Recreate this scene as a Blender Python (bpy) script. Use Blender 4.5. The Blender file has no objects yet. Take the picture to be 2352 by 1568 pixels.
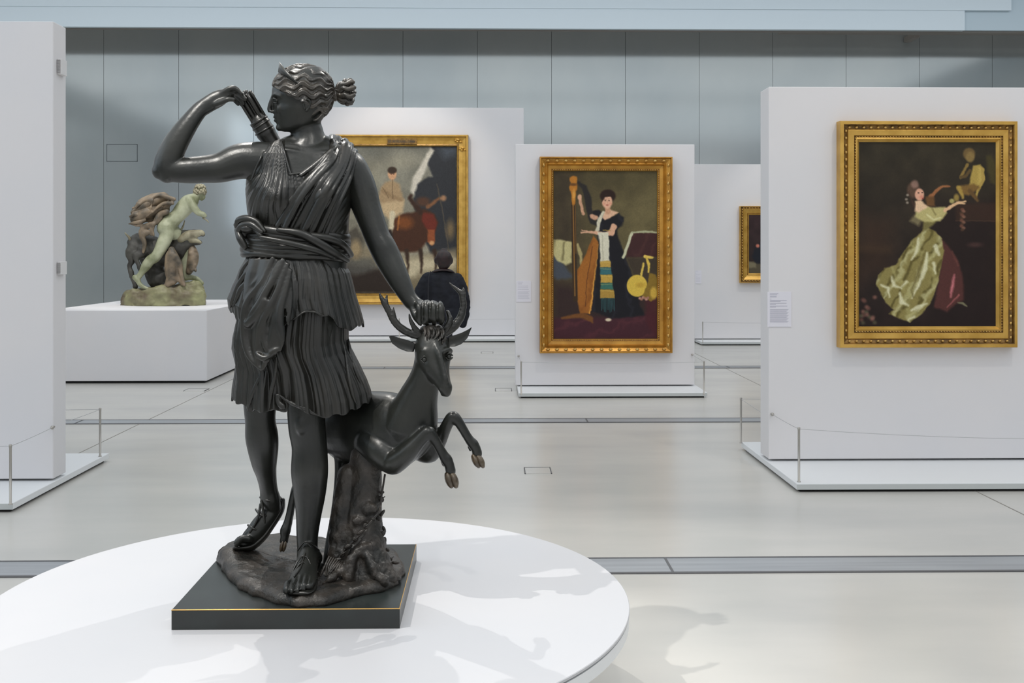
import bpy, bmesh, math, random
import numpy as np
from mathutils import Vector
random.seed(7); rng = np.random.default_rng(7)
SC = bpy.context.scene
COL = SC.collection
# ---------------------------------------------------------------- camera model
F = 2400.0; HZ = 583.0; CX = 1176.0; CH = 1.6
PSI = math.atan(45.0/F)
cp, sp = math.cos(PSI), math.sin(PSI)
def W(px, py, Y):
    """world point on depth plane Y that the photograph shows at (px,py)"""
    u = (px-CX)/F; v = (HZ-py)/F
    dx = sp + u*cp; dy = cp - u*sp
    t = Y/dy
    return (dx*t, Y, CH + v*t)
def G(px, py, z=0.0):
    u = (px-CX)/F; v = (HZ-py)/F
    dx = sp + u*cp; dy = cp - u*sp
    t = (z-CH)/v
    return (dx*t, dy*t, z)
def Wn(q, Y):
    u = (q[:,0]-CX)/F; v = (HZ-q[:,1])/F
    dx = sp+u*cp; dy = cp-u*sp
    t = Y/dy
    return np.stack([dx*t, Y+0*t, CH+v*t], 1)
# ---------------------------------------------------------------- materials
def lin(c):
    c = [x/255.0 for x in c]
    return tuple(((x+0.055)/1.055)**2.4 if x > 0.04045 else x/12.92 for x in c) + (1.0,)
def mat(name, col, rough=0.5, metal=0.0, col2=None, nscale=4.0, bump=0.0, bscale=60.0, stretch=None, spec=0.5, coat=0.0, emit=None, ndet=4.0, contrast=(0.35,0.65)):
    m = bpy.data.materials.new(name); m.use_nodes = True
    nt = m.node_tree; b = nt.nodes['Principled BSDF']
    b.inputs['Base Color'].default_value = lin(col)
    b.inputs['Roughness'].default_value = rough
    b.inputs['Metallic'].default_value = metal
    b.inputs['Specular IOR Level'].default_value = spec
    b.inputs['Coat Weight'].default_value = coat
    tc = nt.nodes.new('ShaderNodeTexCoord'); mp = nt.nodes.new('ShaderNodeMapping')
    nt.links.new(tc.outputs['Object'], mp.inputs['Vector'])
    if stretch: mp.inputs['Scale'].default_value = stretch
    if col2 is not None:
        n = nt.nodes.new('ShaderNodeTexNoise'); n.inputs['Scale'].default_value = nscale; n.inputs['Detail'].default_value = ndet
        nt.links.new(mp.outputs['Vector'], n.inputs['Vector'])
        r = nt.nodes.new('ShaderNodeValToRGB')
        r.color_ramp.elements[0].position = contrast[0]; r.color_ramp.elements[1].position = contrast[1]
        r.color_ramp.elements[0].color = lin(col); r.color_ramp.elements[1].color = lin(col2)
        nt.links.new(n.outputs['Fac'], r.inputs['Fac']); nt.links.new(r.outputs['Color'], b.inputs['Base Color'])
    if bump:
        n2 = nt.nodes.new('ShaderNodeTexNoise'); n2.inputs['Scale'].default_value = bscale; n2.inputs['Detail'].default_value = 3
        nt.links.new(mp.outputs['Vector'], n2.inputs['Vector'])
        bp = nt.nodes.new('ShaderNodeBump'); bp.inputs['Strength'].default_value = bump; bp.inputs['Distance'].default_value = 0.004
        nt.links.new(n2.outputs['Fac'], bp.inputs['Height']); nt.links.new(bp.outputs['Normal'], b.inputs['Normal'])
    if emit: 
        b.inputs['Emission Color'].default_value = lin(emit[0]); b.inputs['Emission Strength'].default_value = emit[1]
    return m
M = {}
M['white'] = mat('white_wall_paint', (226,223,224), 0.55, col2=(221,220,223), nscale=0.8, spec=0.3)
M['platform'] = mat('platform_white', (228,230,232), 0.4, spec=0.4)
M['platform_edge'] = mat('platform_edge_grey', (196,200,200), 0.45)
M['disc'] = mat('disc_white', (193,193,196), 0.35, col2=(190,191,195), nscale=1.5, spec=0.4)
M['dark'] = mat('shadow_gap', (28,28,28), 0.8)
M['floor'] = mat('polished_concrete', (206,203,197), 0.24, col2=(189,188,184), nscale=0.9, stretch=(0.7,2.0,1.0), spec=0.45, ndet=7, contrast=(0.3,0.75))
M['strip'] = mat('zinc_floor_strip', (172,176,180), 0.4, metal=0.25, col2=(158,161,166), nscale=3, stretch=(0.4,8,1))
M['strip_edge'] = mat('strip_edge_line', (96,96,98), 0.5)
M['line'] = mat('floor_joint_line', (140,136,130), 0.6)
M['alu'] = mat('brushed_aluminium', (190,195,195), 0.11, metal=0.5, col2=(178,185,187), nscale=0.5, stretch=(1,1,0.6))
M['alu_gap'] = mat('panel_joint', (84,90,94), 0.6)
M['fascia'] = mat('fascia_white', (222,234,242), 0.5)
M['fascia2'] = mat('fascia_blue_grey', (196,212,222), 0.5)
M['fascia_dark'] = mat('fascia_shaded', (150,144,138), 0.7)  # shade of the unlit fascia back and underside put into the colour
M['steel'] = mat('brushed_steel', (176,172,166), 0.35, metal=0.6)
M['wire'] = mat('thin_cord', (176,176,178), 0.5)
M['bronze'] = mat('dark_bronze', (38,37,33), 0.33, metal=0.1, col2=(23,24,22), nscale=7, bump=0.12, bscale=70, spec=0.6)
M['bronze_skin'] = mat('dark_bronze_skin', (38,39,35), 0.34, metal=0.1, col2=(26,28,26), nscale=9, bump=0.18, bscale=60, spec=0.52)
M['bronze_hair'] = mat('bronze_hair', (66,60,52), 0.36, metal=0.1, col2=(38,37,34), nscale=14, bump=0.3, bscale=120, spec=0.7)
M['bronze_rough'] = mat('bronze_rough', (60,55,50), 0.42, metal=0.1, col2=(32,32,30), nscale=16, bump=0.9, bscale=70, spec=0.45)
M['hoof'] = mat('bronze_hoof', (92,78,58), 0.33, metal=0.2, col2=(66,56,44), nscale=30, spec=0.7)
M['slab'] = mat('slab_bronze', (40,46,45), 0.3, metal=0.1, col2=(31,34,33), nscale=5, spec=0.6)
M['brass'] = mat('worn_brass_edge', (214,170,96), 0.35, metal=0.7)
M['verdigris'] = mat('verdigris', (182,184,156), 0.42, col2=(116,120,88), nscale=4.5, bump=0.3, bscale=30)
M['vbrown'] = mat('aged_brown_bronze', (142,124,102), 0.5, col2=(72,66,56), nscale=7, bump=0.4, bscale=30)
M['vdark'] = mat('aged_dark_bronze', (74,72,66), 0.55, col2=(48,46,42), nscale=6, bump=0.4, bscale=30)
M['vrock'] = mat('aged_rock_bronze', (92,78,62), 0.5, col2=(150,150,110), nscale=3.4, bump=0.9, bscale=14)
M['vhead'] = mat('aged_pale_bronze', (170,164,138), 0.5, col2=(120,112,90), nscale=8, bump=0.3)
M['coat'] = mat('navy_coat', (34,36,44), 0.7, col2=(26,27,33), nscale=8, bump=0.5, bscale=25, spec=0.25)
M['trouser'] = mat('dark_trousers', (34,34,40), 0.8)
M['hairm'] = mat('dark_brown_hair', (46,24,24), 0.45, col2=(28,16,16), nscale=30)
M['skinp'] = mat('skin', (190,140,115), 0.55)
M['shoe'] = mat('black_shoes', (24,22,22), 0.4)
M['paper'] = mat('label_white', (226,224,232), 0.6)
M['ink'] = mat('label_ink', (168,166,182), 0.7)
M['plastic'] = mat('white_plastic', (222,220,220), 0.45)
M['plastic_g'] = mat('grey_vent', (186,184,184), 0.5)
def gold(name, c1, c2, r, sc):
    return mat(name, c1, r, metal=0.45, col2=c2, nscale=sc, bump=0.25, bscale=50, spec=0.6)
M['gold'] = gold('gilt_wood', (216,172,84), (190,146,62), 0.36, 6)
M['gold_dk'] = gold('gilt_wood_worn', (160,120,56), (104,76,34), 0.4, 16)
M['gold2'] = gold('gilt_wood_orange', (206,152,62), (176,124,46), 0.34, 7)
M['gold2_dk'] = gold('gilt_wood_orange_worn', (160,112,48), (120,82,34), 0.4, 14)
M['bead'] = gold('gilt_bead', (220,184,110), (196,150,76), 0.3, 20)
def canvas_mat(name):
    m = bpy.data.materials.new(name); m.use_nodes = True
    nt = m.node_tree; b = nt.nodes['Principled BSDF']
    a = nt.nodes.new('ShaderNodeAttribute'); a.attribute_name = 'Paint'
    nt.links.new(a.outputs['Color'], b.inputs['Base Color'])
    b.inputs['Roughness'].default_value = 0.55; b.inputs['Specular IOR Level'].default_value = 0.25
    return m
M['canvas'] = canvas_mat('oil_paint')
# ---------------------------------------------------------------- objects
def tag(o, label=None, cat=None, group=None, kind=None):
    if label: o['label'] = label
    if cat: o['category'] = cat
    if group: o['group'] = group
    if kind: o['kind'] = kind
    return o
def empty(name, loc, label, cat, group=None):
    o = bpy.data.objects.new(name, None); COL.objects.link(o); o.location = loc
    o.empty_display_size = 0.1
    return tag(o, label, cat, group)
class MB:
    def __init__(s): s.v = []; s.f = []; s.m = []; s.n = 0
    def add(s, V, Fc, mi=0):
        V = np.asarray(V, float).reshape(-1,3)
        s.v.append(V); s.f += [tuple(i+s.n for i in f) for f in Fc]; s.m += [mi]*len(Fc); s.n += len(V)
        return s
    def box(s, x0,x1,y0,y1,z0,z1, mi=0):
        V = [(x,y,z) for z in (z0,z1) for y in (y0,y1) for x in (x0,x1)]
        return s.add(V, [(0,2,3,1),(4,5,7,6),(0,1,5,4),(2,6,7,3),(0,4,6,2),(1,3,7,5)], mi)
    def prism(s, pts, z0, z1, mi=0):
        n = len(pts)
        V = [(p[0],p[1],z0) for p in pts]+[(p[0],p[1],z1) for p in pts]
        return s.add(V, [tuple(range(n-1,-1,-1)), tuple(range(n,2*n))]+[(i,(i+1)%n,(i+1)%n+n,i+n) for i in range(n)], mi)
    def grid(s, P, cu=False, cv=False, mi=0, cap0=False, cap1=False):
        P = np.asarray(P, float); a, b = P.shape[:2]
        fs = []
        for i in range(a if cu else a-1):
            for j in range(b if cv else b-1):
                i2=(i+1)%a; j2=(j+1)%b
                fs.append((i*b+j, i2*b+j, i2*b+j2, i*b+j2))
        if cap0: fs.append(tuple(range(b)))
        if cap1: fs.append(tuple((a-1)*b+j for j in range(b)))
        return s.add(P.reshape(-1,3), fs, mi)
    def tube(s, path, n=14, sub=4, mi=0, cap=True, ref=(0,0,1)):
        P = np.array([list(p)+[p[-1]]*(5-len(p)) for p in path], float)
        if sub > 1 and len(P) > 1:
            Q = []
            for i in range(len(P)-1):
                p0=P[max(i-1,0)];p1=P[i];p2=P[i+1];p3=P[min(i+2,len(P)-1)]
                for k in range(sub):
                    t=k/sub
                    Q.append(0.5*((2*p1)+(-p0+p2)*t+(2*p0-5*p1+4*p2-p3)*t*t+(-p0+3*p1-3*p2+p3)*t**3))
            Q.append(P[-1]); P = np.array(Q)
        C = P[:,:3]; R = np.maximum(P[:,3:5], 1e-5)
        T = np.gradient(C, axis=0); T /= (np.linalg.norm(T,axis=1,keepdims=True)+1e-9)
        if cap:
            a=[]; 
            for sgn, idx in ((-1,0),(1,-1)):
                rr = min(R[idx]); ext=[]
                for ang in (35,62,82):
                    r_=math.radians(ang)
                    ext.append((C[idx]+sgn*T[idx]*rr*math.sin(r_), R[idx]*math.cos(r_), T[idx]))
                a.append(ext)
            C = np.array([e[0] for e in a[0][::-1]]+list(C)+[e[0] for e in a[1]])
            R = np.array([e[1] for e in a[0][::-1]]+list(R)+[e[1] for e in a[1]])
            T = np.array([e[2] for e in a[0][::-1]]+list(T)+[e[2] for e in a[1]])
        V = np.array(ref,float)
        S = np.cross(T[0], V)
        if np.linalg.norm(S) < 0.2: S = np.cross(T[0], (0.0,1.0,0.0))
        S /= np.linalg.norm(S)
        out=[]; th = np.linspace(0,2*math.pi,n,endpoint=False)
        for i in range(len(C)):
            S = S - T[i]*np.dot(S,T[i]); S /= np.linalg.norm(S)
            D = np.cross(S,T[i])
            out.append(C[i]+np.outer(np.cos(th)*R[i,0],S)+np.outer(np.sin(th)*R[i,1],D))
        return s.grid(np.array(out), cv=True, mi=mi, cap0=True, cap1=True)
    def ell(s, c, r, nu=14, nv=20, mi=0, rot=0.0, rotd=0.0):
        u = np.linspace(0.001,math.pi-0.001,nu); v=np.linspace(0,2*math.pi,nv,endpoint=False)
        U,Vv=np.meshgrid(u,v,indexing='ij')
        P=np.stack([np.sin(U)*np.cos(Vv)*r[0], np.cos(U)*r[1], np.sin(U)*np.sin(Vv)*r[2]],-1)
        if rotd:
            ca,sa=math.cos(rotd),math.sin(rotd); x=P[...,0]*ca-P[...,2]*sa; z=P[...,0]*sa+P[...,2]*ca; P[...,0]=x;P[...,2]=z
        if rot:
            ca,sa=math.cos(rot),math.sin(rot); x=P[...,0]*ca-P[...,1]*sa; y=P[...,0]*sa+P[...,1]*ca; P[...,0]=x;P[...,1]=y
        return s.grid(P+np.array(c), cv=True, mi=mi, cap0=True, cap1=True)
    def verts(s): return np.concatenate(s.v) if s.v else np.zeros((0,3))
    def build(s, name, mats, parent=None, tf=None, voxel=None, smooth_it=0, shade=True, sfac=0.5, post=None, solid=None, bevel=None, edge_split=None):
        V = s.verts()
        if tf is not None: V = tf(V)
        if not isinstance(mats,(list,tuple)): mats=[mats]
        me = bpy.data.meshes.new(name); me.from_pydata(V.tolist(), [], s.f)
        if len(mats)>1: me.polygons.foreach_set('material_index', s.m)
        bm = bmesh.new(); bm.from_mesh(me); bmesh.ops.recalc_face_normals(bm, faces=bm.faces); bm.to_mesh(me); bm.free()
        for m_ in mats: me.materials.append(m_)
        o = bpy.data.objects.new(name, me); COL.objects.link(o)
        if voxel or smooth_it or solid:
            if solid:
                q=o.modifiers.new('s','SOLIDIFY'); q.thickness=solid; q.offset=-1
            if voxel:
                q=o.modifiers.new('r','REMESH'); q.mode='VOXEL'; q.voxel_size=voxel
            if smooth_it:
                q=o.modifiers.new('m','SMOOTH'); q.iterations=smooth_it; q.factor=sfac
            dg=bpy.context.evaluated_depsgraph_get(); dg.update()
            nm=bpy.data.meshes.new_from_object(o.evaluated_get(dg), depsgraph=dg)
            o.modifiers.clear(); o.data=nm; nm.name=name; bpy.data.meshes.remove(me); me=nm
            if not me.materials:
                for m_ in mats: me.materials.append(m_)
        if post:
            a=np.empty(len(me.vertices)*3); me.vertices.foreach_get('co',a); a=a.reshape(-1,3)
            nn=np.empty(len(me.vertices)*3); me.vertices.foreach_get('normal',nn); nn=nn.reshape(-1,3)
            me.vertices.foreach_set('co', post(a,nn).ravel()); me.update()
        if shade=='multi':
            mi_=np.empty(len(me.polygons),int); me.polygons.foreach_get('material_index',mi_); me.polygons.foreach_set('use_smooth',(mi_==2).tolist())
        elif shade: me.polygons.foreach_set('use_smooth',[True]*len(me.polygons))
        if bevel:
            q=o.modifiers.new('b','BEVEL'); q.width=bevel; q.segments=2; q.limit_method='ANGLE'
        if parent is not None:
            o.parent=parent; o.matrix_parent_inverse=parent.matrix_world.inverted() if parent.type=='MESH' else o.matrix_parent_inverse
            if parent.type!='MESH':
                o.matrix_parent_inverse=__import__('mathutils').Matrix.Translation(-parent.location)
        me.update()
        return o
class Space:
    """statue space: x,y in photo pixels of scale sc with origin, d = depth in the same unit; mapped to real metres"""
    def __init__(s, Y0, sc=1.0, ox=0.0, oy=0.0): s.Y0=Y0; s.K=Y0/F; s.sc=sc; s.ox=ox; s.oy=oy
    def __call__(s, q):
        q=np.asarray(q,float).reshape(-1,3)
        x=q[:,0]/s.sc+s.ox; y=q[:,1]/s.sc+s.oy; d=q[:,2]/s.sc
        return Wn(np.stack([x,y],1), s.Y0+d*s.K)
def interp(rows, y):
    A=np.array(rows,float); return [np.interp(y,A[:,0],A[:,k]) for k in range(1,A.shape[1])]
def noise2(u, v, seed=0, oct=3):
    r=np.random.default_rng(seed); out=0; amp=1; tot=0
    for o in range(oct):
        n=64; T=r.random((n,n)); f=2**o
        x=(u*f)%n; y=(v*f)%n; i=np.floor(x).astype(int)%n; j=np.floor(y).astype(int)%n; fx=x-np.floor(x); fy=y-np.floor(y)
        fx=fx*fx*(3-2*fx); fy=fy*fy*(3-2*fy); i2=(i+1)%n; j2=(j+1)%n
        out=out+amp*((T[i,j]*(1-fx)+T[i2,j]*fx)*(1-fy)+(T[i,j2]*(1-fx)+T[i2,j2]*fx)*fy); tot+=amp; amp*=0.5
    return out/tot
# ================================================================ ROOM
def struct(name, mb, mats, **k):
    o = mb.build(name, mats, shade=False, **k); o['kind']='structure'; return o
struct('floor', MB().box(-16,17,-7,23,-0.2,0.0), M['floor'])
YW = 22.0
# brushed metal wall: panels with open joints in front of a dark backing
mb = MB(); x0 = W(238,500,YW)[0]; sp_ = (W(1775,500,YW)[0]-x0)/9.0
ztop = 7.6
for k in range(-6, 14):
    a = x0+sp_*k
    mb.box(a+0.0035, a+sp_-0.0035, YW, YW+0.05, 0, ztop, 0)
mb.box(x0-6*sp_, x0+14*sp_, YW+0.052, YW+0.3, 0, ztop, 1)
struct('wall_back', mb, [M['alu'], M['alu_gap']])
# other walls of the gallery, outside the frame
struct('wall_left', MB().box(-16.2,-16,-7,22.3,0,ztop), M['alu'])
struct('wall_right', MB().box(17,17.2,-7,22.3,0,ztop), M['alu'])
struct('wall_front', MB().box(-16,17,-7.2,-7,0,ztop), M['white'])
# hanging fascia boxes
def ZY(py, Y, px=1100): return W(px,py,Y)[2]
YF = 20.55
xe = W(2216,40,YF)[0]
struct('trim_1', MB().box(-16, xe, YF, YF+0.12, ZY(65,YF), ztop-0.3), M['fascia'])
struct('trim_2', MB().box(-16, W(2322,10,YF)[0], YF-0.02, YF+0.1, ZY(19,YF), ztop-0.28), M['fascia'])
struct('trim_3', MB().box(xe, 17, YF+0.06, YF+0.14, ZY(65,YF+.06), ztop-0.31), M['fascia2'])
struct('trim_4', MB().box(-16, 17, YF+0.15, YF+0.18, ZY(65,YF)-0.02, ztop-0.3).box(xe-3.5, 17, YF+0.19, YF+0.8, ZY(67,YF+.5)-0.02, ZY(67,YF+.5)+0.01), M['fascia_dark'])  # fascia back plate and underside, coloured as unlit
struct('trim_5', MB().box(W(2148,60,YF)[0]-0.06, W(2148,60,YF)[0]+0.06, YF+0.9, YW-0.02, ZY(67,YF+.5)-0.05, ZY(67,YF+.5)+0.06), M['fascia_dark'])  # dark bar added to draw the fascia edge's reflection in the metal wall
# ceiling: beams with open daylight bays between them
mb = MB()
mb.box(-16,17,YF-0.4,YW+0.3,ztop-0.3,ztop,0)
for k in range(13):
    y = -6.6+2.1*k
    if y < YF-1: mb.box(-16,17,y,y+0.5,ztop-0.3,ztop+0.2,0)
struct('ceiling', mb, [M['fascia']])
# access panel outline in the metal wall
pa, pb = W(245,331,YW), W(316,371,YW)
mb = MB(); t=0.012
for (a,b,c,d) in ((pa[0],pb[0],pa[2]-t,pa[2]),(pa[0],pb[0],pb[2],pb[2]+t),(pa[0],pa[0]+t,pb[2],pa[2]),(pb[0]-t,pb[0],pb[2],pa[2])):
    mb.box(a,b,YW-0.006,YW,c,d,1)
mb.box(pa[0]+t,pb[0]-t,YW-0.004,YW,pb[2]+t,pa[2]-t,0)
struct('trim_10', mb, [M['alu'],M['alu_gap']])
# floor strips
def strip(n, ya, yb):
    mb = MB().box(-16,17,yb,ya,0.0,0.004,0)
    mb.box(-16,17,ya-0.012,ya+0.006,0,0.006,1).box(-16,17,yb-0.006,yb+0.014,0,0.006,1)
    w=(ya-yb)
    for k in range(-6,7):
        x=3.32+2.42*k
        mb.add([(x,yb,0.0065),(x+0.012,yb,0.0065),(x+0.012,ya,0.0065),(x,ya,0.0065)],[(0,1,2,3)],1)
    struct('trim_%d'%n, mb, [M['strip'],M['strip_edge']])
strip(6, G(1700,1281)[1], G(1700,1316)[1])
strip(7, G(1500,961)[1], G(1500,970)[1])
strip(8, G(1140,842)[1], G(1140,846.5)[1])
mb=MB()
for p in (G(174,1044), G(2248,1131)):
    mb.box(p[0]-0.004,p[0]+0.004,-6,21.9,0.0,0.0015)
struct('trim_9', mb, M['line'])
def hatch(xa,xb,ya,yb,label):
    a=G(xa,ya); b=G(xb,yb); xl,xr=a[0],a[0]+(b[0]-a[0]); y1,y0=a[1],b[1]
    mb=MB().box(xl,xr,y0,y1,0,0.003,0)
    t=0.008
    mb.box(xl,xr,y1-t,y1,0,0.0045,1).box(xl,xl+t,y0,y1,0,0.0045,1).box(xr-t,xr,y0,y1,0,0.0045,1)
    tag(mb.build('floor_box',[M['floor'],M['strip_edge']],shade=False),label,'floor box','floor socket lids')
hatch(1203,1268,1074,1088,'rectangular socket lid in floor, nearest one, right of the round plinth back edge')
hatch(1137,1176,892,898,'small socket lid in floor just left of the harp painting platform')
hatch(1105,1133,808,811,'farthest socket lid in floor, in front of the snowy rider painting')
hatch(432,470,893,898,'socket lid in floor below right corner of the white box plinth')
# ---------------------------------------------------------------- partitions and platforms
def partition(X0,X1,Y0,Y1,z,label):
    o=MB().box(X0,X1,Y0,Y1,0.075,z).build('partition_wall',M['white'],shade=False,bevel=0.006)
    return tag(o,label,'partition','free-standing white gallery partitions')
def platform(X0,X1,Y0,Y1,h,label):
    e=empty('platform',((X0+X1)/2,(Y0+Y1)/2,0),label,'platform','low platforms under the partitions')
    MB().box(X0,X1,Y0,Y1,0.018,h).build('deck',M['platform'],e,shade=False,bevel=0.004)
    MB().box(X0+0.03,X1-0.03,Y0+0.03,Y1-0.03,0.0,0.02).build('recessed_foot',M['dark'],e,shade=False)
    MB().box(X0+0.001,X1-0.001,Y0-0.002,Y0,0.02,h-0.006).build('edge_band',M['platform_edge'],e,shade=False)
    return e
H_P=0.06
# left
XL=G(30,1177)[0]; YL0=G(30,1177)[1]; YL1=G(243,1058)[1]
YLw=G(133,1104.5,H_P)[1]; zL=W(131,49,YLw)[2]
platform(-6.2,XL,YL0,YL1,H_P,'low white platform at the left edge, under the tall left partition')
partition(-6.0,XL-0.012,YLw,YLw+0.21,zL,'tall white partition cut off by the left edge, small vent boxes on its end')
# right
XR=G(1830,1131)[0]; YR0=G(1830,1131)[1]; YR1=G(1699,1031)[1]
YRw=G(1762,1059,H_P)[1]; zR=W(1761,199,YRw)[2]
platform(XR,6.2,YR0,YR1,H_P,'low white platform under the right partition with the gold dress painting')
partition(XR+0.012,6.0,YRw,YRw+0.24,zR,'white partition at right holding the painting of the gold dress')
# middle
a=G(1191,914.5); b=G(1626,914.5); YM1=G(1180,878)[1]
YMw=G(1300,887,H_P)[1]; zM=W(1300,331,YMw)[2]; XM0=W(1183.5,600,YMw)[0]; XM1=W(1595.5,600,YMw)[0]
platform(a[0],b[0],a[1],YMw+0.9,H_P,'low white platform under the middle partition with the harp painting')
partition(XM0,XM1,YMw,YMw+0.2,zM,'white partition in the middle holding the painting of a woman with a harp')
# far left-centre (large)
a=G(1000,786); YBw=G(1000,772,H_P)[1]; XB0=W(639,500,YBw)[0]; XB1=W(1203,500,YBw)[0]; zB=W(1000,247,YBw)[2]
platform(XB0-0.02,XB1+0.12,a[1],YBw+0.8,H_P,'far low platform under the large partition with the snowy rider painting')
partition(XB0,XB1,YBw,YBw+0.25,zB,'tall far white partition behind the bronze woman, holding the snowy rider painting')
# far right
a2=G(1611,793); YCw=G(1650,779.5,H_P)[1]; XC0=W(1593,500,YCw)[0]; zC=W(1650,377,YCw)[2]
platform(a2[0],a2[0]+4.4,a2[1],YCw+0.8,H_P,'far low platform seen in the gap between middle and right partitions')
partition(XC0,XC0+4.3,YCw,YCw+0.2,zC,'far white partition seen in the gap between middle and right partitions')
# barriers: posts and cords
BAR=None
def barrier(x,y,label):
    global BAR
    BAR=empty('rope_barrier',(x,y,H_P),label,'barrier','low cord barriers in front of the partitions')
def post(px,pb,Y,h,label,r=0.008):
    x=W(px,pb,Y)[0]
    mb=MB(); th=np.linspace(0,2*math.pi,14,endpoint=False)
    rings=[(0.0,r*1.6),(0.004,r*1.6),(0.005,r),(h-0.022,r),(h-0.02,r*1.12),(h-0.001,r*1.12),(h,r*0.9)]
    P=[[(x+q*math.cos(t),Y+q*math.sin(t),H_P+z) for t in th] for z,q in rings]
    o=mb.grid(np.array(P),cv=True,cap0=True,cap1=True).build('post',M['steel'],BAR)
    return (x,Y,H_P+h-0.012)
def cord(p,q,sag,label,r=0.0018):
    P=[]
    for k in range(13):
        t=k/12; P.append((p[0]+(q[0]-p[0])*t,p[1]+(q[1]-p[1])*t,p[2]+(q[2]-p[2])*t-sag*4*t*(1-t),r))
    o=MB().tube(P,n=6,sub=1).build('cord',M['wire'],BAR)
def knob(p,dx,dy,label):
    q=(p[0]+dx,p[1]+dy,p[2])
    o=MB().tube([(p[0],p[1],p[2],0.008),(p[0]+dx*.5,p[1]+dy*.5,p[2],0.008),(q[0],q[1],q[2],0.013),(p[0]+dx*1.2,p[1]+dy*1.2,p[2],0.011)],n=12,sub=1).build('wall_fixing',M['steel'],BAR)
    return q
PH=0.37
barrier(XL-.5,YL0+.1,'thin cord barrier with steel posts on the left edge platform')
lp=post(24,1158,G(24,1158,H_P)[1],PH,'steel post at the front corner of the left edge platform')
lq=post(230,1047,G(230,1048,H_P)[1],PH,'steel post at the back corner of the left edge platform')
kf=knob(W(124,980,YLw),0,-0.03,'small steel cord fixing low on the tall left partition')
cord(lp,kf,0.004,'cord from front left post to the fixing on the left partition')
cord(lp,(-6.1,lp[1],lp[2]),0.02,'cord running left from the front post of the left platform')
kb=(XL-0.1,YLw+0.21,0.40); cord(lq,kb,0.004,'cord from back left post towards the partition back')
cord(lq,(-6.1,lq[1],lq[2]),0.01,'cord running left from the back post of the left platform')
barrier(XR+.5,YR0+.1,'thin cord barrier with steel posts round the right platform, sagging front cord')
rp=post(1835,1106,G(1835,1106.5,H_P)[1],PH,'steel post at the front corner of the right platform')
rq=post(1702,1016,G(1702,1017,H_P)[1],PH,'steel post at the back corner of the right platform')
kr=knob(W(1772,950,YRw),0,-0.03,'small steel cord fixing below the gold dress painting label')
cord(rp,kr,0.004,'cord from the front right post to the fixing on the right partition')
cord(rp,(6.0,rp[1],rp[2]),0.075,'sagging cord along the front of the right platform')
cord(rq,(6.0,rq[1],rq[2]),0.02,'cord along the back of the right platform')
cord(rq,(XR+0.1,YRw+0.24,0.34),0.004,'cord from the back right post down to the partition back')
barrier(XM0+.5,YMw-.5,'thin cord barrier with two steel posts below the harp painting')
mp_=post(1197,906,G(1197,906.5,H_P)[1],PH,'steel post at the left front corner of the harp painting platform')
mq_=post(1617,904,G(1617,906,H_P)[1],PH,'steel post at the right front corner of the harp painting platform')
cord(mp_,mq_,0.015,'cord across the front of the harp painting platform')
k1=knob(W(1191,817,YMw),0,-0.03,'small fixing at the lower left of the middle partition')
k2=knob(W(1589,814,YMw),0,-0.03,'small fixing at the lower right of the middle partition')
cord(mp_,k1,0.0,'short cord from the left post to the middle partition'); cord(mq_,k2,0.0,'short cord from the right post to the middle partition')
barrier(XC0+.5,YCw-.4,'far thin cord barrier seen in the gap between middle and right partitions')
fp=post(1614,787,G(1614,787.5,H_P)[1],PH,'far steel post on the platform in the gap between partitions')
cord(fp,(a2[0]+4.2,fp[1],fp[2]),0.02,'cord on the far platform in the gap between partitions')
barrier(XB0+1,YBw-.4,'far thin cord barrier below the snowy rider painting')
bp_=post(917,777,G(917,777.5,H_P)[1],PH,'far steel post below the snowy rider painting, behind the stag antlers')
cord((XB0,bp_[1],bp_[2]),bp_,0.01,'left cord below the snowy rider painting'); cord(bp_,(XB1,bp_[1],bp_[2]),0.01,'right cord below the snowy rider painting')
# vent boxes on end of left partition
for (ya,yb,lb) in ((137,173,'small white vented box high on the end of the left partition'),(600,630,'small white vented box halfway down the end of the left partition')):
    X=XL-0.012; yc=YLw+0.11; z1=W(150,ya,yc)[2]; z0=W(150,yb,yc)[2]
    e=empty('sensor_box',(X,yc,z0),lb,'sensor','vented sensor boxes on the left partition')
    MB().box(X,X+0.028,yc-0.05,yc+0.05,z0,z1).build('housing',M['plastic'],e,shade=False,bevel=0.003)
    mb=MB()
    for k in range(12):
        z=z0+0.006+(z1-z0-0.012)*k/12; mb.box(X+0.002,X+0.024,yc-0.058,yc-0.0495,z,z+(z1-z0)/26)
    mb.build('vent_slats',M['plastic_g'],e,shade=False)
# wall labels
def wlabel(xa,xb,ya,yb,Y,label,rows):
    a=W(xa,ya,Y); b=W(xb,yb,Y); e=empty('wall_label',(a[0],Y,b[2]),label,'label','printed labels beside the paintings')
    mb=MB().box(a[0],b[0],Y-0.006,Y,b[2],a[2]); w=b[0]-a[0]; h=a[2]-b[2]
    for (y,x1,t) in rows:
        mb.box(a[0]+w*0.1,a[0]+w*x1,Y-0.0068,Y-0.006,a[2]-h*(y+t),a[2]-h*y,1)
    mb.build('printed_panel',[M['paper'],M['ink']],e,shade=False)
rows=[(0.05,.45,.012),(0.08,.4,.012),(.13,.38,.02),(.2,.16,.012),(.24,.8,.012),(.27,.55,.012),(.32,.8,.012),(.35,.35,.012),(.4,.83,.012),(.43,.35,.012)]+[(.5+.028*k,.88-0.04*(k%3),.009) for k in range(14)]
wlabel(1762.5,1817,670,750,YRw,'printed white label left of the gold dress painting',rows)
wlabel(1186,1220,645,693,YMw,'small printed label left of the harp painting',rows[::2])
wlabel(1597,1611,621,651,YCw,'tiny printed label on the far partition in the gap',rows[::3])
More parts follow.
